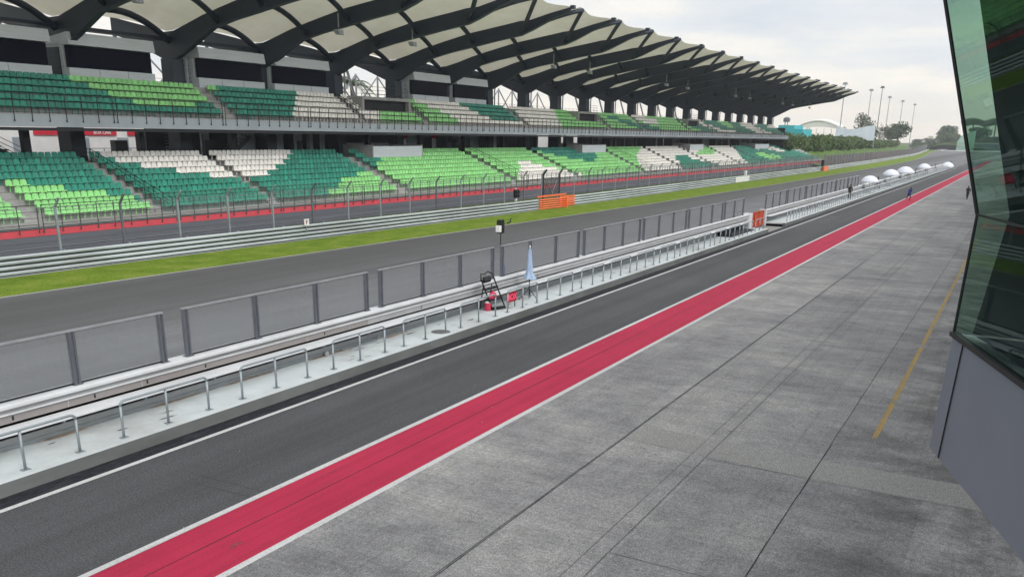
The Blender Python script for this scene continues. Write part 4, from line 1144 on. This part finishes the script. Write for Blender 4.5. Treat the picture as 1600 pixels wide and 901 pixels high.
# cabins
for (a, b) in ((22.6, 32.4), (32.9, 42.7), (44.1, 51.7), (56.2, 63.9), (65.2, 72.8), (87.3, 94.9), (96.3, 103.7)):
    cb = part(MB().prism_x([(62.38, 10.75), (62.38, 11.55), (62.95, 11.55), (62.95, 13.15), (65.6, 13.15), (65.6, 10.75)], a, b), 'cabin', 'cabin_panel', GS)
    part(MB().prism_x([(62.1, 13.12), (62.25, 13.98), (65.7, 13.5), (65.7, 13.12)], a, b), 'cabin_fascia', 'cabin_panel', cb)
    part(MB().box(a + .08, b - .08, 62.6, 62.75, 11.56, 13.10), 'cabin_window', 'cabin_glass', cb)
    for i in range(1, 3): xx = a + (b - a) * i / 3; part(MB().box(xx - .02, xx + .02, 62.36, 62.385, 10.8, 11.54), 'panel_joint', 'pole_grey', cb)
    rl = MB()
    for i in range(6): rl.bar((a - .9, 63.3, 10.9 + i * .32), (a, 63.3, 10.9 + i * .32), .035)
    part(rl, 'side_rails', 'black_steel', cb)
# rear walkway railing and lattice masts
m = MB()
for z in (11.2, 11.55, 11.9): m.bar((X0, 72.8, z), (X1, 72.8, z), .035)
for i in range(160): X = X0 + i * 1.55; m.bar((X, 72.8, 10.75), (X, 72.8, 11.9), .035)
part(m, 'rear_railing', 'pole_grey', GS)
for (xa, n) in ((85.0, 4), (130.2, 3), (62, 2)):
    m = MB()
    for i in range(n + 1):
        X = xa + i * 4.5; m.bar((X, 76, 6), (X, 76, 14.4), .17)
        m.bar((X - 4.5, 76, 10.4), (X, 76, 14.3), .13); m.bar((X, 76, 14.3), (X + 4.5, 76, 10.4), .13)
    part(m, 'lattice', 'pole_grey', GS)

# concourse between the tiers
part(MB().box(X0, X1 + 4, 61.9, 76, 4.7, 4.9), 'concourse_floor', 'concrete_stand', GS)
for a, b in ((X0, 34.5), (60.0, 141), (160, 205), (212, X1 + 1)):
    part(MB().box(a, b, 74.6, 74.8, -.1, 10.3), 'back_wall', 'dark_interior', GS)
vr = root('shop_building', 'low white shop building with a red fascia seen through the concourse', 'building', (60, 84, 4))
part(MB().box(38, 67.6, 84, 92, 3.5, 7.7), 'wall', 'white_panel', vr)  # shop wall set behind the stand, added to look bright through the concourse
m = MB()
for a, b in ((54.6, 57.2), (58.0, 63.8), (65.2, 66.6), (48.5, 51)): m.box(a, b, 83.86, 84, 6.62, 7.14)
part(m, 'fascia', 'red_band', vr)
for a in (47.2, 52.4, 59.2, 63.9, 67.3): part(MB().box(a, a + 1.3, 83.9, 84, 4.9, 6.4), 'shop_window', 'grey_panel', vr)
m = MB(); text_mesh(m, 'BOX CAFE', .44, (62.1, 83.84, 6.88), (1, 0, 0), (0, 0, 1), .01); part(m, 'lettering', 'white_panel', vr)
for a, b in ((158, 186), (226, 242)): part(MB().box(a, b, 84, 90, 3.5, 7.9), 'white_backdrop', 'white_panel', vr)  # plain white blocks added so the concourse openings look bright
g = MB(); g.quad([(0, 74.8, 4.4), (300, 74.8, 4.4), (300, 110, 4.4), (0, 110, 4.4)]); g.quad([(0, 74.8, -.03), (300, 74.8, -.03), (300, 74.8, 4.4), (0, 74.8, 4.4)]); struct(g, 'rear_plaza_path', 'apron_concrete')
m = MB().box(X1 - 3, X1 - 2.7, 59, 74.8, 0, 10.2); part(m, 'end_wall', 'dark_interior', GS)
def panels(xa, kinds):
    X = xa
    for w, kd in kinds:
        if kd in ('white_panel', 'grey_panel'):
            part(MB().box(X, X + w - .06, 64.9, 65.05, 4.9, 7.3 if kd == 'grey_panel' else 6.72), 'concourse_panel', kd, GS)
        if kd == 'white_panel':
            part(MB().box(X, X + w, 64.8, 65.0, 6.74, 7.20), 'shop_fascia', 'red_band', GS)
        if kd == 'mesh':
            q = MB()
            for i in range(9): q.bar((X, 65, 5.1 + i * .26), (X + w, 65, 5.1 + i * .26), .03)
            part(q, 'shutter', 'grey_panel', GS)
        if kd == 'stairR' or kd == 'stairL':
            q = MB(); s = 1 if kd == 'stairR' else -1; xa_ = X if s > 0 else X + w
            for i in range(9):
                q.box(min(xa_ + s * i * w / 9, xa_ + s * (i + 1) * w / 9), max(xa_ + s * i * w / 9, xa_ + s * (i + 1) * w / 9), 63.0, 64.4, 7.1 - i * .26 - .1, 7.1 - i * .26)
            for h in (.3, .6, .95): q.bar((xa_, 62.9, 7.0 + h - .2), (xa_ + s * w, 62.9, 4.9 + h - .2), .035)
            q.bar((xa_, 63.0, 6.8), (xa_ + s * w, 63.0, 4.7), .06, .35)
            part(q, 'concourse_stair', 'black_steel', GS)
        X += w
panels(36.0, [(4.4, 'stairR'), (.4, ''), (2.6, ''), (1.6, ''), (2.4, ''), (.8, ''), (4.4, ''), (1.0, ''), (.6, ''), (2.4, 'mesh'), (1.5, ''), (1.0, 'grey_panel'), (3.2, 'stairL'), (.3, ''), (2.2, 'grey_panel'), (1.0, ''), (2.8, 'grey_panel'), (1.6, ''), (2.7, 'grey_panel'), (1.2, ''), (.7, 'grey_panel'), (13, ''), (1.6, 'white_panel'), (2.4, 'grey_panel'), (3.2, ''), (1.2, 'white_panel'), (2.6, 'stairR'), (1.2, ''), (2.6, 'grey_panel'), (1.2, ''), (4, 'grey_panel'), (2, ''), (1, 'grey_panel'), (6, ''), (10, ''), (2.5, 'grey_panel'), (1, 'white_panel'), (3, ''), (2.5, 'grey_panel'), (3, 'stairL'), (2, 'grey_panel'), (5, ''), (2, 'grey_panel'), (6, 'grey_panel'), (4, ''), (6, 'grey_panel'), (8, ''), (3, 'grey_panel'), (10, ''), (5, 'grey_panel'), (12, ''), (8, 'grey_panel'), (10, ''), (6, 'grey_panel')])
m = MB()
for z in (5.25, 5.55, 5.85): m.bar((44.4, 61.6, z), (55.2, 61.6, z), .035)
for i in range(10): m.bar((44.4 + i * 1.2, 61.6, 4.9), (44.4 + i * 1.2, 61.6, 5.85), .035)
part(m, 'concourse_railing', 'black_steel', GS)
for j in range(24):
    X = 30 + j * 9.7; part(MB().box(X - .25, X + .25, 61.9, 62.4, 4.9, 7.3), 'concourse_post', 'black_steel', GS)
for X in (48.9, 58.2, 70.5, 100): part(MB().box(X, X + 1.2, 64.6, 65.2, 4.9, 6.4), 'concourse_kiosk', 'black_plastic', GS)

# ------------------------------------------------------------------ vegetation
def leaves(m, c, rad, n, size, sq=1.):
    cx, cy, cz = c
    for _ in range(n):
        while True:
            d = Vector((random.uniform(-1, 1), random.uniform(-1, 1), random.uniform(-1, 1)))
            if .25 < d.length < 1: break
        if random.random() < .5: d = d.normalized() * random.uniform(.72, 1.)
        p = Vector((cx + d.x * rad[0], cy + d.y * rad[1], cz + d.z * rad[2]))
        a = Vector((random.gauss(0, 1), random.gauss(0, 1), random.gauss(0, 1))).normalized(); b = a.orthogonal().normalized()
        s = size * random.uniform(.55, 1.3)
        m.quad([p + a * s, p + b * s * .6, p - a * s, p - b * s * .6])
def tree(name, x, y, z0, h, w, label, mat='leaf_dark', dens=900, group=None, trunk=.3, base=.35, clumps=11):
    r = root(name, label, 'tree', (x, y, z0), group)
    t = MB().tube([(x, y, z0), (x + .2, y, z0 + h * .3), (x - .1, y + .1, z0 + h * .7)], [trunk, trunk * .8, trunk * .3], 7)
    cr = MB(); cs = []
    for i in range(clumps):
        a = random.uniform(0, 6.28); q = random.uniform(.1, .62); zz = z0 + h * random.uniform(base, .86)
        rr = w * .5 * q * (1.25 - (zz - z0) / h * .6) * 1.3
        c = (x + rr * math.cos(a), y + rr * math.sin(a), zz); cs.append(c)
        k = random.uniform(.2, .36)
        leaves(cr, c, (w * k, w * k, h * k * .55), dens // clumps, max(.25, w * .045))
        t.tube([(x, y, z0 + h * .3), tuple((Vector((x, y, z0 + h * .4)) + Vector(c)) / 2), c], [trunk * .4, trunk * .25, .05], 5)
    part(t, 'trunk', 'bark', r); part(cr, 'crown', mat, r)
    return r
# bank with hedge along the outside of the bend
BK = [(262, 48), (320, 50), (400, 52.5), (500, 56), (580, 60), (700, 69), (850, 80)]
m = MB(); xs4 = [262, 290, 320, 360, 400, 450, 500, 540, 580, 640, 700, 770, 850]
for a, b in zip(xs4, xs4[1:]):
    prev = None
    for dy, z in ((0, .1), (5, 1.2), (12, 3.6), (22, 4.6), (120, 5.2)):
        cur = ((a, lerp_path(BK, a) + dy, z * (.9 if a > 600 else 1)), (b, lerp_path(BK, b) + dy, z * (.9 if b > 600 else 1)))
        if prev: m.quad([prev[0], prev[1], cur[1], cur[0]])
        prev = cur
struct(m, 'grass_bank', 'bank_grass')
m = MB(); st = MB()
for i in range(150):
    X = 262 + i * 2.5 * (1 + i * .004); 
    if X > 720: break
    y = lerp_path(BK, X) + random.uniform(11, 15); hh = random.uniform(4.2, 5.8) if X < 500 else random.uniform(3.4, 4.4)
    leaves(m, (X, y, 3.4 + hh / 2), (2.6, 2.4, hh / 2), 210, .55)
    if i % 3 == 0: st.bar((X, y, 3), (X, y, 6), .2)
hd = root('hedge', 'long dense green hedge on the grass bank beyond the grandstand', 'hedge', (400, 66, 3.5))
part(m, 'foliage', 'leaf_hedge', hd); part(st, 'stems', 'bark', hd)
tree('broadleaf_tree', 470, 71, 4.5, 16, 10, 'tall thin grey green tree in front of the pale billboard', 'leaf_pale', 700, trunk=.35, base=.4)
tree('broadleaf_tree', 490, 70, 4.5, 14, 9, 'bushy grey green tree at the right edge of the pale billboard', 'leaf_dark', 800, trunk=.3)
tree('broadleaf_tree', 560, 74, 4.5, 13, 5, 'slim pale tree standing between two light poles beyond the hedge', 'leaf_pale', 320, trunk=.2, base=.25)
tree('broadleaf_tree', 590, 73, 4.5, 12, 11, 'small dark tree rising behind the hedge', 'leaf_dark', 900, trunk=.4)
tree('broadleaf_tree', 610, 70, 4.5, 14, 15, 'wide dark spreading tree at the right end of the hedge', 'leaf_dark', 1500, trunk=.5, clumps=15)
tree('broadleaf_tree', 905, 63, 6, 15, 17, 'large dark rounded tree on the hill left of the glass edge', 'leaf_dark', 2600, trunk=.6, clumps=20, base=.3)
tree('broadleaf_tree', 880, 76, 3, 9, 10, 'low bushy tree at the foot of the far hill', 'leaf_dark', 700)
tree('broadleaf_tree', 900, 87, 3, 7, 12, 'small bushy tree left of the far hill beside the bend', 'leaf_dark', 700)
tree('broadleaf_tree', 940, 40, 4, 17, 22, 'dark tree seen through the tinted glass, right of the hill', 'leaf_dark', 1600, clumps=16)
m = MB()
K = 18
for i in range(K + 1):
    for jx in range(7):
        y = 30 + i * 3.4; X = 880 + jx * 20; hgt = 13 * math.exp(-((y - 60) / 12) ** 2) * math.exp(-((jx - 3) / 2.4) ** 2) + 2 + random.uniform(-.3, .3)
        m.v.append((X, y, hgt))
for i in range(K):
    for jx in range(6): q = i * 7 + jx; m.f.append((q, q + 1, q + 8, q + 7)); m.mi.append(0)
struct(m, 'hill', 'bank_grass')
m = MB()
for i in range(60):
    y = random.uniform(50, 88); X = random.uniform(885, 905); hz = 12 * math.exp(-((y - 60) / 12) ** 2) + 3
    leaves(m, (X, y, hz * .8), (4, 5, 3), 60, .9)
tag(m.build('shrubs', 'leaf_hedge'), 'green shrubs covering the slope of the far hill', 'shrubs', kind='stuff')
def palm(x, y, z0, h, label):
    r = root('palm_tree', label, 'palm tree', (x, y, z0), 'palm trees behind the grandstand')
    part(MB().tube([(x, y, z0), (x + .2, y, z0 + h * .5), (x, y, z0 + h)], [.28, .2, .16], 8), 'trunk', 'bark', r)
    m = MB()
    for i in range(20):
        a = i * 2.4; el = random.uniform(.1, 1.1); Lf = random.uniform(3.4, 4.6); pr = None
        for s in range(9):
            t = s / 8; d = Lf * t
            p = Vector((x + math.cos(a) * d * math.cos(el) * 1.0, y + math.sin(a) * d * math.cos(el), z0 + h + d * math.sin(el) - 1.5 * t * t * Lf * .45))
            if pr is not None:
                side = Vector((-math.sin(a), math.cos(a), 0))
                m.bar(pr, p, .04)
                for q in range(4):
                    b = pr.lerp(p, q / 4)
                    for sg in (-1, 1):
                        l = .75 * (1 - .6 * t); e = b + side * sg * l + (p - pr).normalized() * .35 - Vector((0, 0, .28))
                        m.quad([b, b + (p - pr).normalized() * .07, e])
            pr = p
    part(m, 'crown', 'leaf_palm', r)
palm(102.8, 84, 4, 9.6, 'green palm tree behind the upper tier, in the gap between the glass cabins')
palm(167, 82, 4, 6.8, 'dark palm tree rising behind the dark portal of the upper tier')
palm(150, 84, 4, 6.3, 'low palm tree just showing over the white upper tier seats')

# ------------------------------------------------------------------ far buildings and poles
for i, (X, H, lab, mt) in enumerate(((460, 32.5, 'leftmost tall floodlight pole, beside the tip of the grandstand roof', 'pole_grey'), (542, 33.5, 'second tall floodlight pole from the left beyond the hedge', 'pole_grey'),
                              (583, 37, 'dark tall floodlight pole, third from the left', 'pole_dark'), (620, 33, 'fourth tall floodlight pole from the left beyond the hedge', 'pole_grey'),
                              (688, 33.2, 'fifth tall floodlight pole from the left', 'pole_grey'), (765, 33.6, 'rightmost and farthest tall floodlight pole', 'pole_grey'))):
    y = 79.2
    r = root('floodlight_pole', lab, 'light pole', (X, y, 2), 'tall floodlight poles beyond the hedge')
    part(MB().tube([(X, y, 2), (X, y, H)], [.30, .16], 10), 'pole', mt, r)
    m = MB().box(X - .3, X + .3, y - .9, y + .9, H + .2, H + .6); m.prism_x([(y - 1.3, H - .5), (y + 1.3, H - .5), (y + .9, H + .2), (y - .9, H + .2)], X - .5, X + .2)
    part(m, 'lamp_head', mt, r)
r = root('service_building', 'low turquoise building with a rooftop tank behind the end of the grandstand', 'building', (420, 94, 4))
part(MB().box(420, 440, 88, 101, 3, 11.6), 'wall', 'teal_panel', r); part(MB().box(420.5, 439, 92, 99, 11.6, 13.2), 'upper_storey', 'teal_panel', r)
m = MB().bar((422, 95.5, 13.2), (422, 95.5, 15), .3); m.bar((424, 97, 13.2), (424, 97, 15), .3); m.lathe((423, 96.2, 14.6), [(1.4, 0), (1.5, .4), (1.5, 1.6), (.5, 2.1)], 12); part(m, 'rooftop_tank', 'pole_dark', r)
m = MB(); text_mesh(m, '<1', 1.8, (419.95, 94, 9), (0, -1, 0), (0, 0, 1), .03); part(m, 'wall_sign', 'white_panel', r)
r = root('tensile_canopy', 'arched white tensile canopy on thin posts above the hedge', 'canopy', (480, 94, 5))
m = MB(); n = 16
for i in range(n + 1):
    t = i / n; y = 104 - t * 22; z = 12.6 + 3.4 * math.sin(math.pi * t) ** .9
    for X in (478, 486, 494): m.v.append((X, y, z + (.8 if X == 486 else 0)))
for i in range(n):
    for q in range(2): a = i * 3 + q; m.f.append((a, a + 1, a + 4, a + 3)); m.mi.append(0)
o = part(m, 'canopy', 'canvas_white', r, smooth=True); o.modifiers.new('S', 'SOLIDIFY').thickness = .5
m = MB()
for i in range(7): y = 101 - i * 3.6; m.bar((480, y, 4), (480, y, 12.5), .25)
for y0, y1, z0_, z1_ in ((103, 98, 5, 13), (99, 104, 6, 12.5), (101, 97, 5, 12.8)): m.bar((479, y0, z0_), (479, y1, z1_), .5)
for z in (8, 9.2, 10.4): m.bar((480, 98, z), (480, 79, z), .12)
part(m, 'posts', 'canvas_white', r)
v_ = MB()
for i in range(16):
    t0, t1 = i / 16, (i + 1) / 16
    pa = [(478.3, 104 - t * 22, 12.5 + 3.4 * math.sin(math.pi * t) ** .9) for t in (t0, t1)]; pb = [(478.3, 104 - t * 22, 12.2 + 1.1 * math.sin(math.pi * t)) for t in (t1, t0)]
    v_.quad(pa + pb)
part(v_, 'valance', 'canvas_white', r)
r = root('billboard', 'wide pale blue billboard above the hedge, right of the white canopy', 'billboard', (450, 70, 5))
m = MB(); ys_ = [79, 74, 70, 66, 62]
tops = [13.2, 12.0, 12.2, 13.4, 13.9]
for i in range(4): m.quad([(450, ys_[i], 7.2), (450, ys_[i + 1], 7.2), (450, ys_[i + 1], tops[i + 1]), (450, ys_[i], tops[i])]); m.quad([(450.4, ys_[i], tops[i]), (450.4, ys_[i + 1], tops[i + 1]), (450.4, ys_[i + 1], 7.2), (450.4, ys_[i], 7.2)]); m.quad([(450, ys_[i], tops[i]), (450, ys_[i + 1], tops[i + 1]), (450.4, ys_[i + 1], tops[i + 1]), (450.4, ys_[i], tops[i])])
part(m, 'panel', 'banner_white', r); m = MB()
for y in ys_: m.bar((450.8, y, 4), (450.8, y, 12), .4)
part(m, 'posts', 'pole_grey', r)
# far end of the circuit
r = root('perimeter_wall', 'dark barrier wall crossing the far end of the track', 'wall', (930, 20, 0))
part(MB().box(930, 932, -120, 92, 0, 5.4), 'wall', 'far_wall', r); part(MB().box(929.8, 932.2, -120, 92, 5.4, 6.6), 'upper_band', 'pole_grey', r)
g = MB(); g.quad([(800, -120, .01), (929, -120, .01), (929, 62, .01), (860, 62, .01), (800, 58, .01)]); struct(g, 'runoff', 'runoff_white')
r = root('tent', 'pale green marquee tent beside the far wall', 'tent', (884, 46, 0))
part(MB().prism_x([(40, 6), (53.5, 6.8), (49, 13.5), (40, 16.5)], 880, 888), 'roof', 'tent_green', r); part(MB().prism_x([(40, 0), (53, 0), (53, 6.8), (40, 6)], 881, 887), 'wall', 'tent_green', r)
r = root('far_grandstand', 'distant stand with a scalloped pale roof seen left of and through the glass', 'grandstand', (1000, 25, 0))
m = MB(); n = 40
for i in range(n + 1):
    y = 60 - i * 2.6; z = 27 + 2.6 * abs(math.sin(i * math.pi / 8))
    m.v += [(1000, y, z), (1040, y, z - 5), (1000, y, z - 1.1), (1040, y, z - 6)]
for i in range(n):
    a = i * 4; m.f += [(a, a + 4, a + 5, a + 1), (a + 2, a + 3, a + 7, a + 6), (a, a + 2, a + 6, a + 4)]; m.mi += [0] * 3
part(m, 'roof', 'far_roof', r); m = MB()
for i in range(9): m.bar((1035, 50 - i * 10, 3), (1035, 50 - i * 10, 24), 1.2)
part(m, 'columns', 'pole_dark', r); part(MB().prism_x([(-40, 0), (50, 0), (50, 12), (-40, 14)], 1030, 1045), 'seating', 'screen_mesh', r)
def car(x, y, rot, label):
    r = root('parked_car', label, 'car', (x, y, 0)); 
    m = MB().prism_x([(-2.2, .3), (-2.2, .85), (-1.3, 1.0), (-.6, 1.5), (1.0, 1.5), (1.7, 1.0), (2.2, .95), (2.2, .3)], x - .9, x + .9)
    m.v = [(v[0], v[1] + y, v[2]) for v in m.v]
    part(m, 'body', 'car_white', r, bevel=.08)
    w = MB().prism_x([(-1.15, 1.02), (-.6, 1.42), (.95, 1.42), (1.5, 1.02)], x - .92, x + .92); w.v = [(v[0], v[1] + y, v[2]) for v in w.v]; part(w, 'window', 'cabin_glass', r)
    for dx in (-.8, .8):
        for dy in (-1.35, 1.35): part(MB().tube([(x + dx - .12, y + dy, .33), (x + dx + .12, y + dy, .33)], .33, 12), 'wheel', 'tyre', r)
    return r
car(760, 57.5, 0, 'small white car parked at the distant bend of the track')
car(800, 57, 0, 'pale car standing behind the white one at the distant bend')

# ------------------------------------------------------------------ glass bay of the pit building (right edge)
PB = root('pit_building', 'green tinted glass bay with blue grey cladding jutting out over the apron', 'building', (6, -1, 5))
d = Vector((-.945, -.327, 0)); T = 6.8
def P(y, z, t=0, x=6.0): return Vector((x, y, z)) + d * t
inn = Vector((.10, -.29, 0))
def pane(name, y0, z0, y1, z1, mat, th=.03):
    m = MB(); nrm = Vector((-.327, .945, 0)) * -th
    a, b, c, e = P(y0, z0), P(y0, z0, T), P(y1, z1, T), P(y1, z1)
    m.quad([a, b, c, e]); m.quad([e + nrm, c + nrm, b + nrm, a + nrm]); m.quad([a, e, e + nrm, a + nrm]); m.quad([e, c, c + nrm, e + nrm]); m.quad([b, a, a + nrm, b + nrm])
    return m
m = MB(); m.quad([P(.206, 6.167), P(.206, 6.167, T), P(.19, 6.889, T), P(.19, 6.889)]); part(m, 'window', 'tinted_glass', PB, label='lower tinted glass pane')
m = MB(); m.quad([P(.19, 6.889), P(.19, 6.889, T), P(1.15, 10.1, T), P(1.15, 10.1)]); part(m, 'window', 'tinted_glass', PB, label='upper outward leaning tinted glass pane')
# return panes on the far side
m = MB(); m.quad([(6.0, .206, 6.167), (6.0, .19, 6.889), (6.05, -2.2, 6.889), (6.05, -2.2, 6.167)]); m.quad([(6.0, .19, 6.889), (6.0, 1.15, 10.1), (6.05, -2.2, 10.1), (6.05, -2.2, 6.889)]); part(m, 'window', 'tinted_glass', PB, label='side glass pane')
part(pane('clad', .234, 5.412, .206, 6.16, 'grey_clad', .12), 'cladding', 'grey_clad', PB)
m = MB(); m.quad([(6.0, .234, 5.412), (6.0, .206, 6.16), (6.1, -6, 6.16), (6.1, -6, 5.412)]); m.quad([P(.234, 5.412), P(.234, 5.412, T), (-.5, -6, 5.412), (6.1, -6, 5.412)])
part(m, 'soffit', 'grey_clad', PB)
e = .004
for t in (.22, 2.6, 3.9):
    m = MB(); a, b = P(.234 + e, 5.412, t), P(.206 + e, 6.16, t); m.bar(a, b, .010, .008); part(m, 'cladding_seam', 'joint_black', PB)
m = MB(); m.bar(P(.19, 6.889), P(.19, 6.889, T), .014, .014); m.bar(P(.21, 6.165), P(.21, 6.165, T), .04, .03); m.bar(P(.206, 6.167), P(.19, 6.889), .016); m.bar(P(.19, 6.889), P(1.15, 10.1), .02)
part(m, 'frame', 'black_steel', PB)
# interior
m = MB(); Q = lambda y, z, t, k: P(y, z, t) + Vector((.05, -.9, 0)) * k
m.quad([(5.93, -2.2, 5.5), (1, -4.2, 5.5), (1, -4.2, 10), (5.93, -2.2, 10)]); m.quad([(6, -.1, 6.1), (-.4, -2.5, 6.1), (-.4, -6, 6.1), (6, -6, 6.1)]); 
m.quad([P(1.1, 9.6), P(1.1, 9.6, T), (-.4, -6, 9.6), (6, -6, 9.6)])
part(m, 'interior', 'dark_interior', PB)
m = MB(); m.prism_x([(.10, 6.2), (.02, 6.9), (.93, 10.0), (-1.6, 10.0), (-1.6, 6.2)], 5.86, 5.93); part(m, 'blind', 'blind', PB)
m = MB(); m.tube([(5.4, -.5, 6.12), (5.4, -.5, 9.6)], .09, 8); m.bar((5.8, -.3, 6.55), (3.2, -1.2, 6.55), .04); m.bar((5.0, -.6, 6.1), (5.0, -.6, 6.55), .04); m.bar((4.2, -.9, 6.1), (4.2, -.9, 6.55), .04)
part(m, 'inner_post', 'grey_panel', PB)
# body of the building continuing down the pit lane (set back, mostly off frame)
part(MB().box(8, 250, -24, -5.2, 4.2, 13), 'upper_floors', 'grey_panel', PB); part(MB().box(8, 250, -24, -7.5, 0, 4.2), 'garage_wall', 'white_panel', PB)
m = MB()
for i in range(40): m.box(9.5 + i * 6, 13.8 + i * 6, -7.55, -7.4, 0, 3.4)
part(m, 'garage_doors', 'dark_interior', PB)

# ------------------------------------------------------------------ sky, sun, camera
w = bpy.data.worlds.new('World'); sc.world = w; w.use_nodes = True; nt = w.node_tree; nt.nodes.clear()
out = nt.nodes.new('ShaderNodeOutputWorld'); bg = nt.nodes.new('ShaderNodeBackground'); bg.inputs[1].default_value = .1; L(nt, bg.outputs[0], out.inputs[0])
sky = nt.nodes.new('ShaderNodeTexSky'); sky.sky_type = 'NISHITA'; sky.sun_disc = False
SE, SA = R(40), R(-112)      # elevation; azimuth measured from +x towards +y
sky.sun_elevation = SE; sky.sun_rotation = math.pi / 2 - SA
tc = nt.nodes.new('ShaderNodeTexCoord'); sp = nt.nodes.new('ShaderNodeSeparateXYZ'); L(nt, tc.outputs['Generated'], sp.inputs[0])
mz = nt.nodes.new('ShaderNodeMath'); mz.operation = 'MAXIMUM'; L(nt, sp.outputs[2], mz.inputs[0]); mz.inputs[1].default_value = .0
az = nt.nodes.new('ShaderNodeMath'); az.operation = 'ADD'; L(nt, mz.outputs[0], az.inputs[0]); az.inputs[1].default_value = .09
dx = nt.nodes.new('ShaderNodeMath'); dx.operation = 'DIVIDE'; L(nt, sp.outputs[0], dx.inputs[0]); L(nt, az.outputs[0], dx.inputs[1])
dy = nt.nodes.new('ShaderNodeMath'); dy.operation = 'DIVIDE'; L(nt, sp.outputs[1], dy.inputs[0]); L(nt, az.outputs[0], dy.inputs[1])
cb = nt.nodes.new('ShaderNodeCombineXYZ'); L(nt, dx.outputs[0], cb.inputs[0]); L(nt, dy.outputs[0], cb.inputs[1])
n1 = noise(nt, cb.outputs[0], .5, 7, .55); n2 = noise(nt, cb.outputs[0], .9, 6, .6)
cl = ramp(nt, n1, [(.38, (5.9, 6.3, 6.8)), (.46, (7.0, 7.1, 7.2)), (.53, (8.4, 8.0, 7.4)), (.62, (9.6, 8.9, 8.0))])
cl = mixc(nt, ramp(nt, n2, [(.45, G3(0)), (.62, G3(.5))]), cl, (6.9, 7.2, 7.5))
hz = ramp(nt, sp.outputs[2], [(0., G3(1)), (.03, G3(.7)), (.07, G3(.1)), (.2, G3(0))])
cl = mixc(nt, hz, cl, (8.8, 8.1, 7.2))
# sky brightened behind the viewer, added to light the seats under the roof
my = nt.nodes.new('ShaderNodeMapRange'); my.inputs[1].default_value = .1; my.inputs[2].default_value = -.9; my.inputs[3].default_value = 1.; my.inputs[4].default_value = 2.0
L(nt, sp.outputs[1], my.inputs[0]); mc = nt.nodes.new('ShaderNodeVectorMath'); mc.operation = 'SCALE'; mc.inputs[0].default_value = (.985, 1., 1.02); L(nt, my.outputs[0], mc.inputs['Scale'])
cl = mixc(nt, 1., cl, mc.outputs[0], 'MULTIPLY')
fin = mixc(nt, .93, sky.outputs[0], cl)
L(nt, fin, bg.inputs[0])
sun = bpy.data.lights.new('sun', 'SUN'); sun.energy = 1.1; sun.angle = R(24); sun.color = (1, .985, .96)
so = bpy.data.objects.new('sun', sun); COL.objects.link(so)
sd = Vector((math.cos(SE) * math.cos(SA), math.cos(SE) * math.sin(SA), math.sin(SE)))
so.rotation_euler = sd.to_track_quat('Z', 'Y').to_euler()

cam = bpy.data.cameras.new('camera'); co = bpy.data.objects.new('camera', cam); COL.objects.link(co); sc.camera = co
cam.sensor_fit = 'HORIZONTAL'; cam.sensor_width = 36; F = 1363.; PY = 650.
cam.lens = 36 * F / 1600; cam.shift_y = (PY - 450.5) / 1600; cam.clip_start = .1; cam.clip_end = 6000
dv = Vector((805, 223 - PY, F)).normalized()
nx = -65.; ny = (65. * 805 - F * F) / (223 - PY)
Zc = -Vector((nx, ny, F)).normalized(); Yc = Zc.cross(dv)
# rows: world axes in (right, down, forward); blender camera axes: right, up, -forward
M = Matrix(((dv.x, -dv.y, -dv.z), (Yc.x, -Yc.y, -Yc.z), (Zc.x, -Zc.y, -Zc.z)))
co.matrix_world = Matrix.Translation((0, 0, 7.3)) @ M.to_4x4()

hz_ = MB().box(-60, 1200, -160, 175, -1.03, 42.5).build('haze', [])
hz_.data.materials.clear(); hm = bpy.data.materials.new('haze_air'); hm.use_nodes = True; hn = hm.node_tree; hn.nodes.clear()
ho_ = hn.nodes.new('ShaderNodeOutputMaterial'); pv = hn.nodes.new('ShaderNodeVolumePrincipled'); pv.inputs['Color'].default_value = (.86, .90, .95, 1); pv.inputs['Density'].default_value = .00030; pv.inputs['Anisotropy'].default_value = .3
L(hn, pv.outputs[0], ho_.inputs['Volume']); hz_.data.materials.append(hm)
tag(hz_, 'thin pale humid haze over the circuit', 'haze', kind='stuff')
sc.view_settings.view_transform = 'Standard'; sc.view_settings.look = 'None'; sc.view_settings.gamma = 1; sc.view_settings.exposure = .32
sc.cycles.max_bounces = 8; sc.cycles.transparent_max_bounces = 24
sc.cycles.use_denoising = True
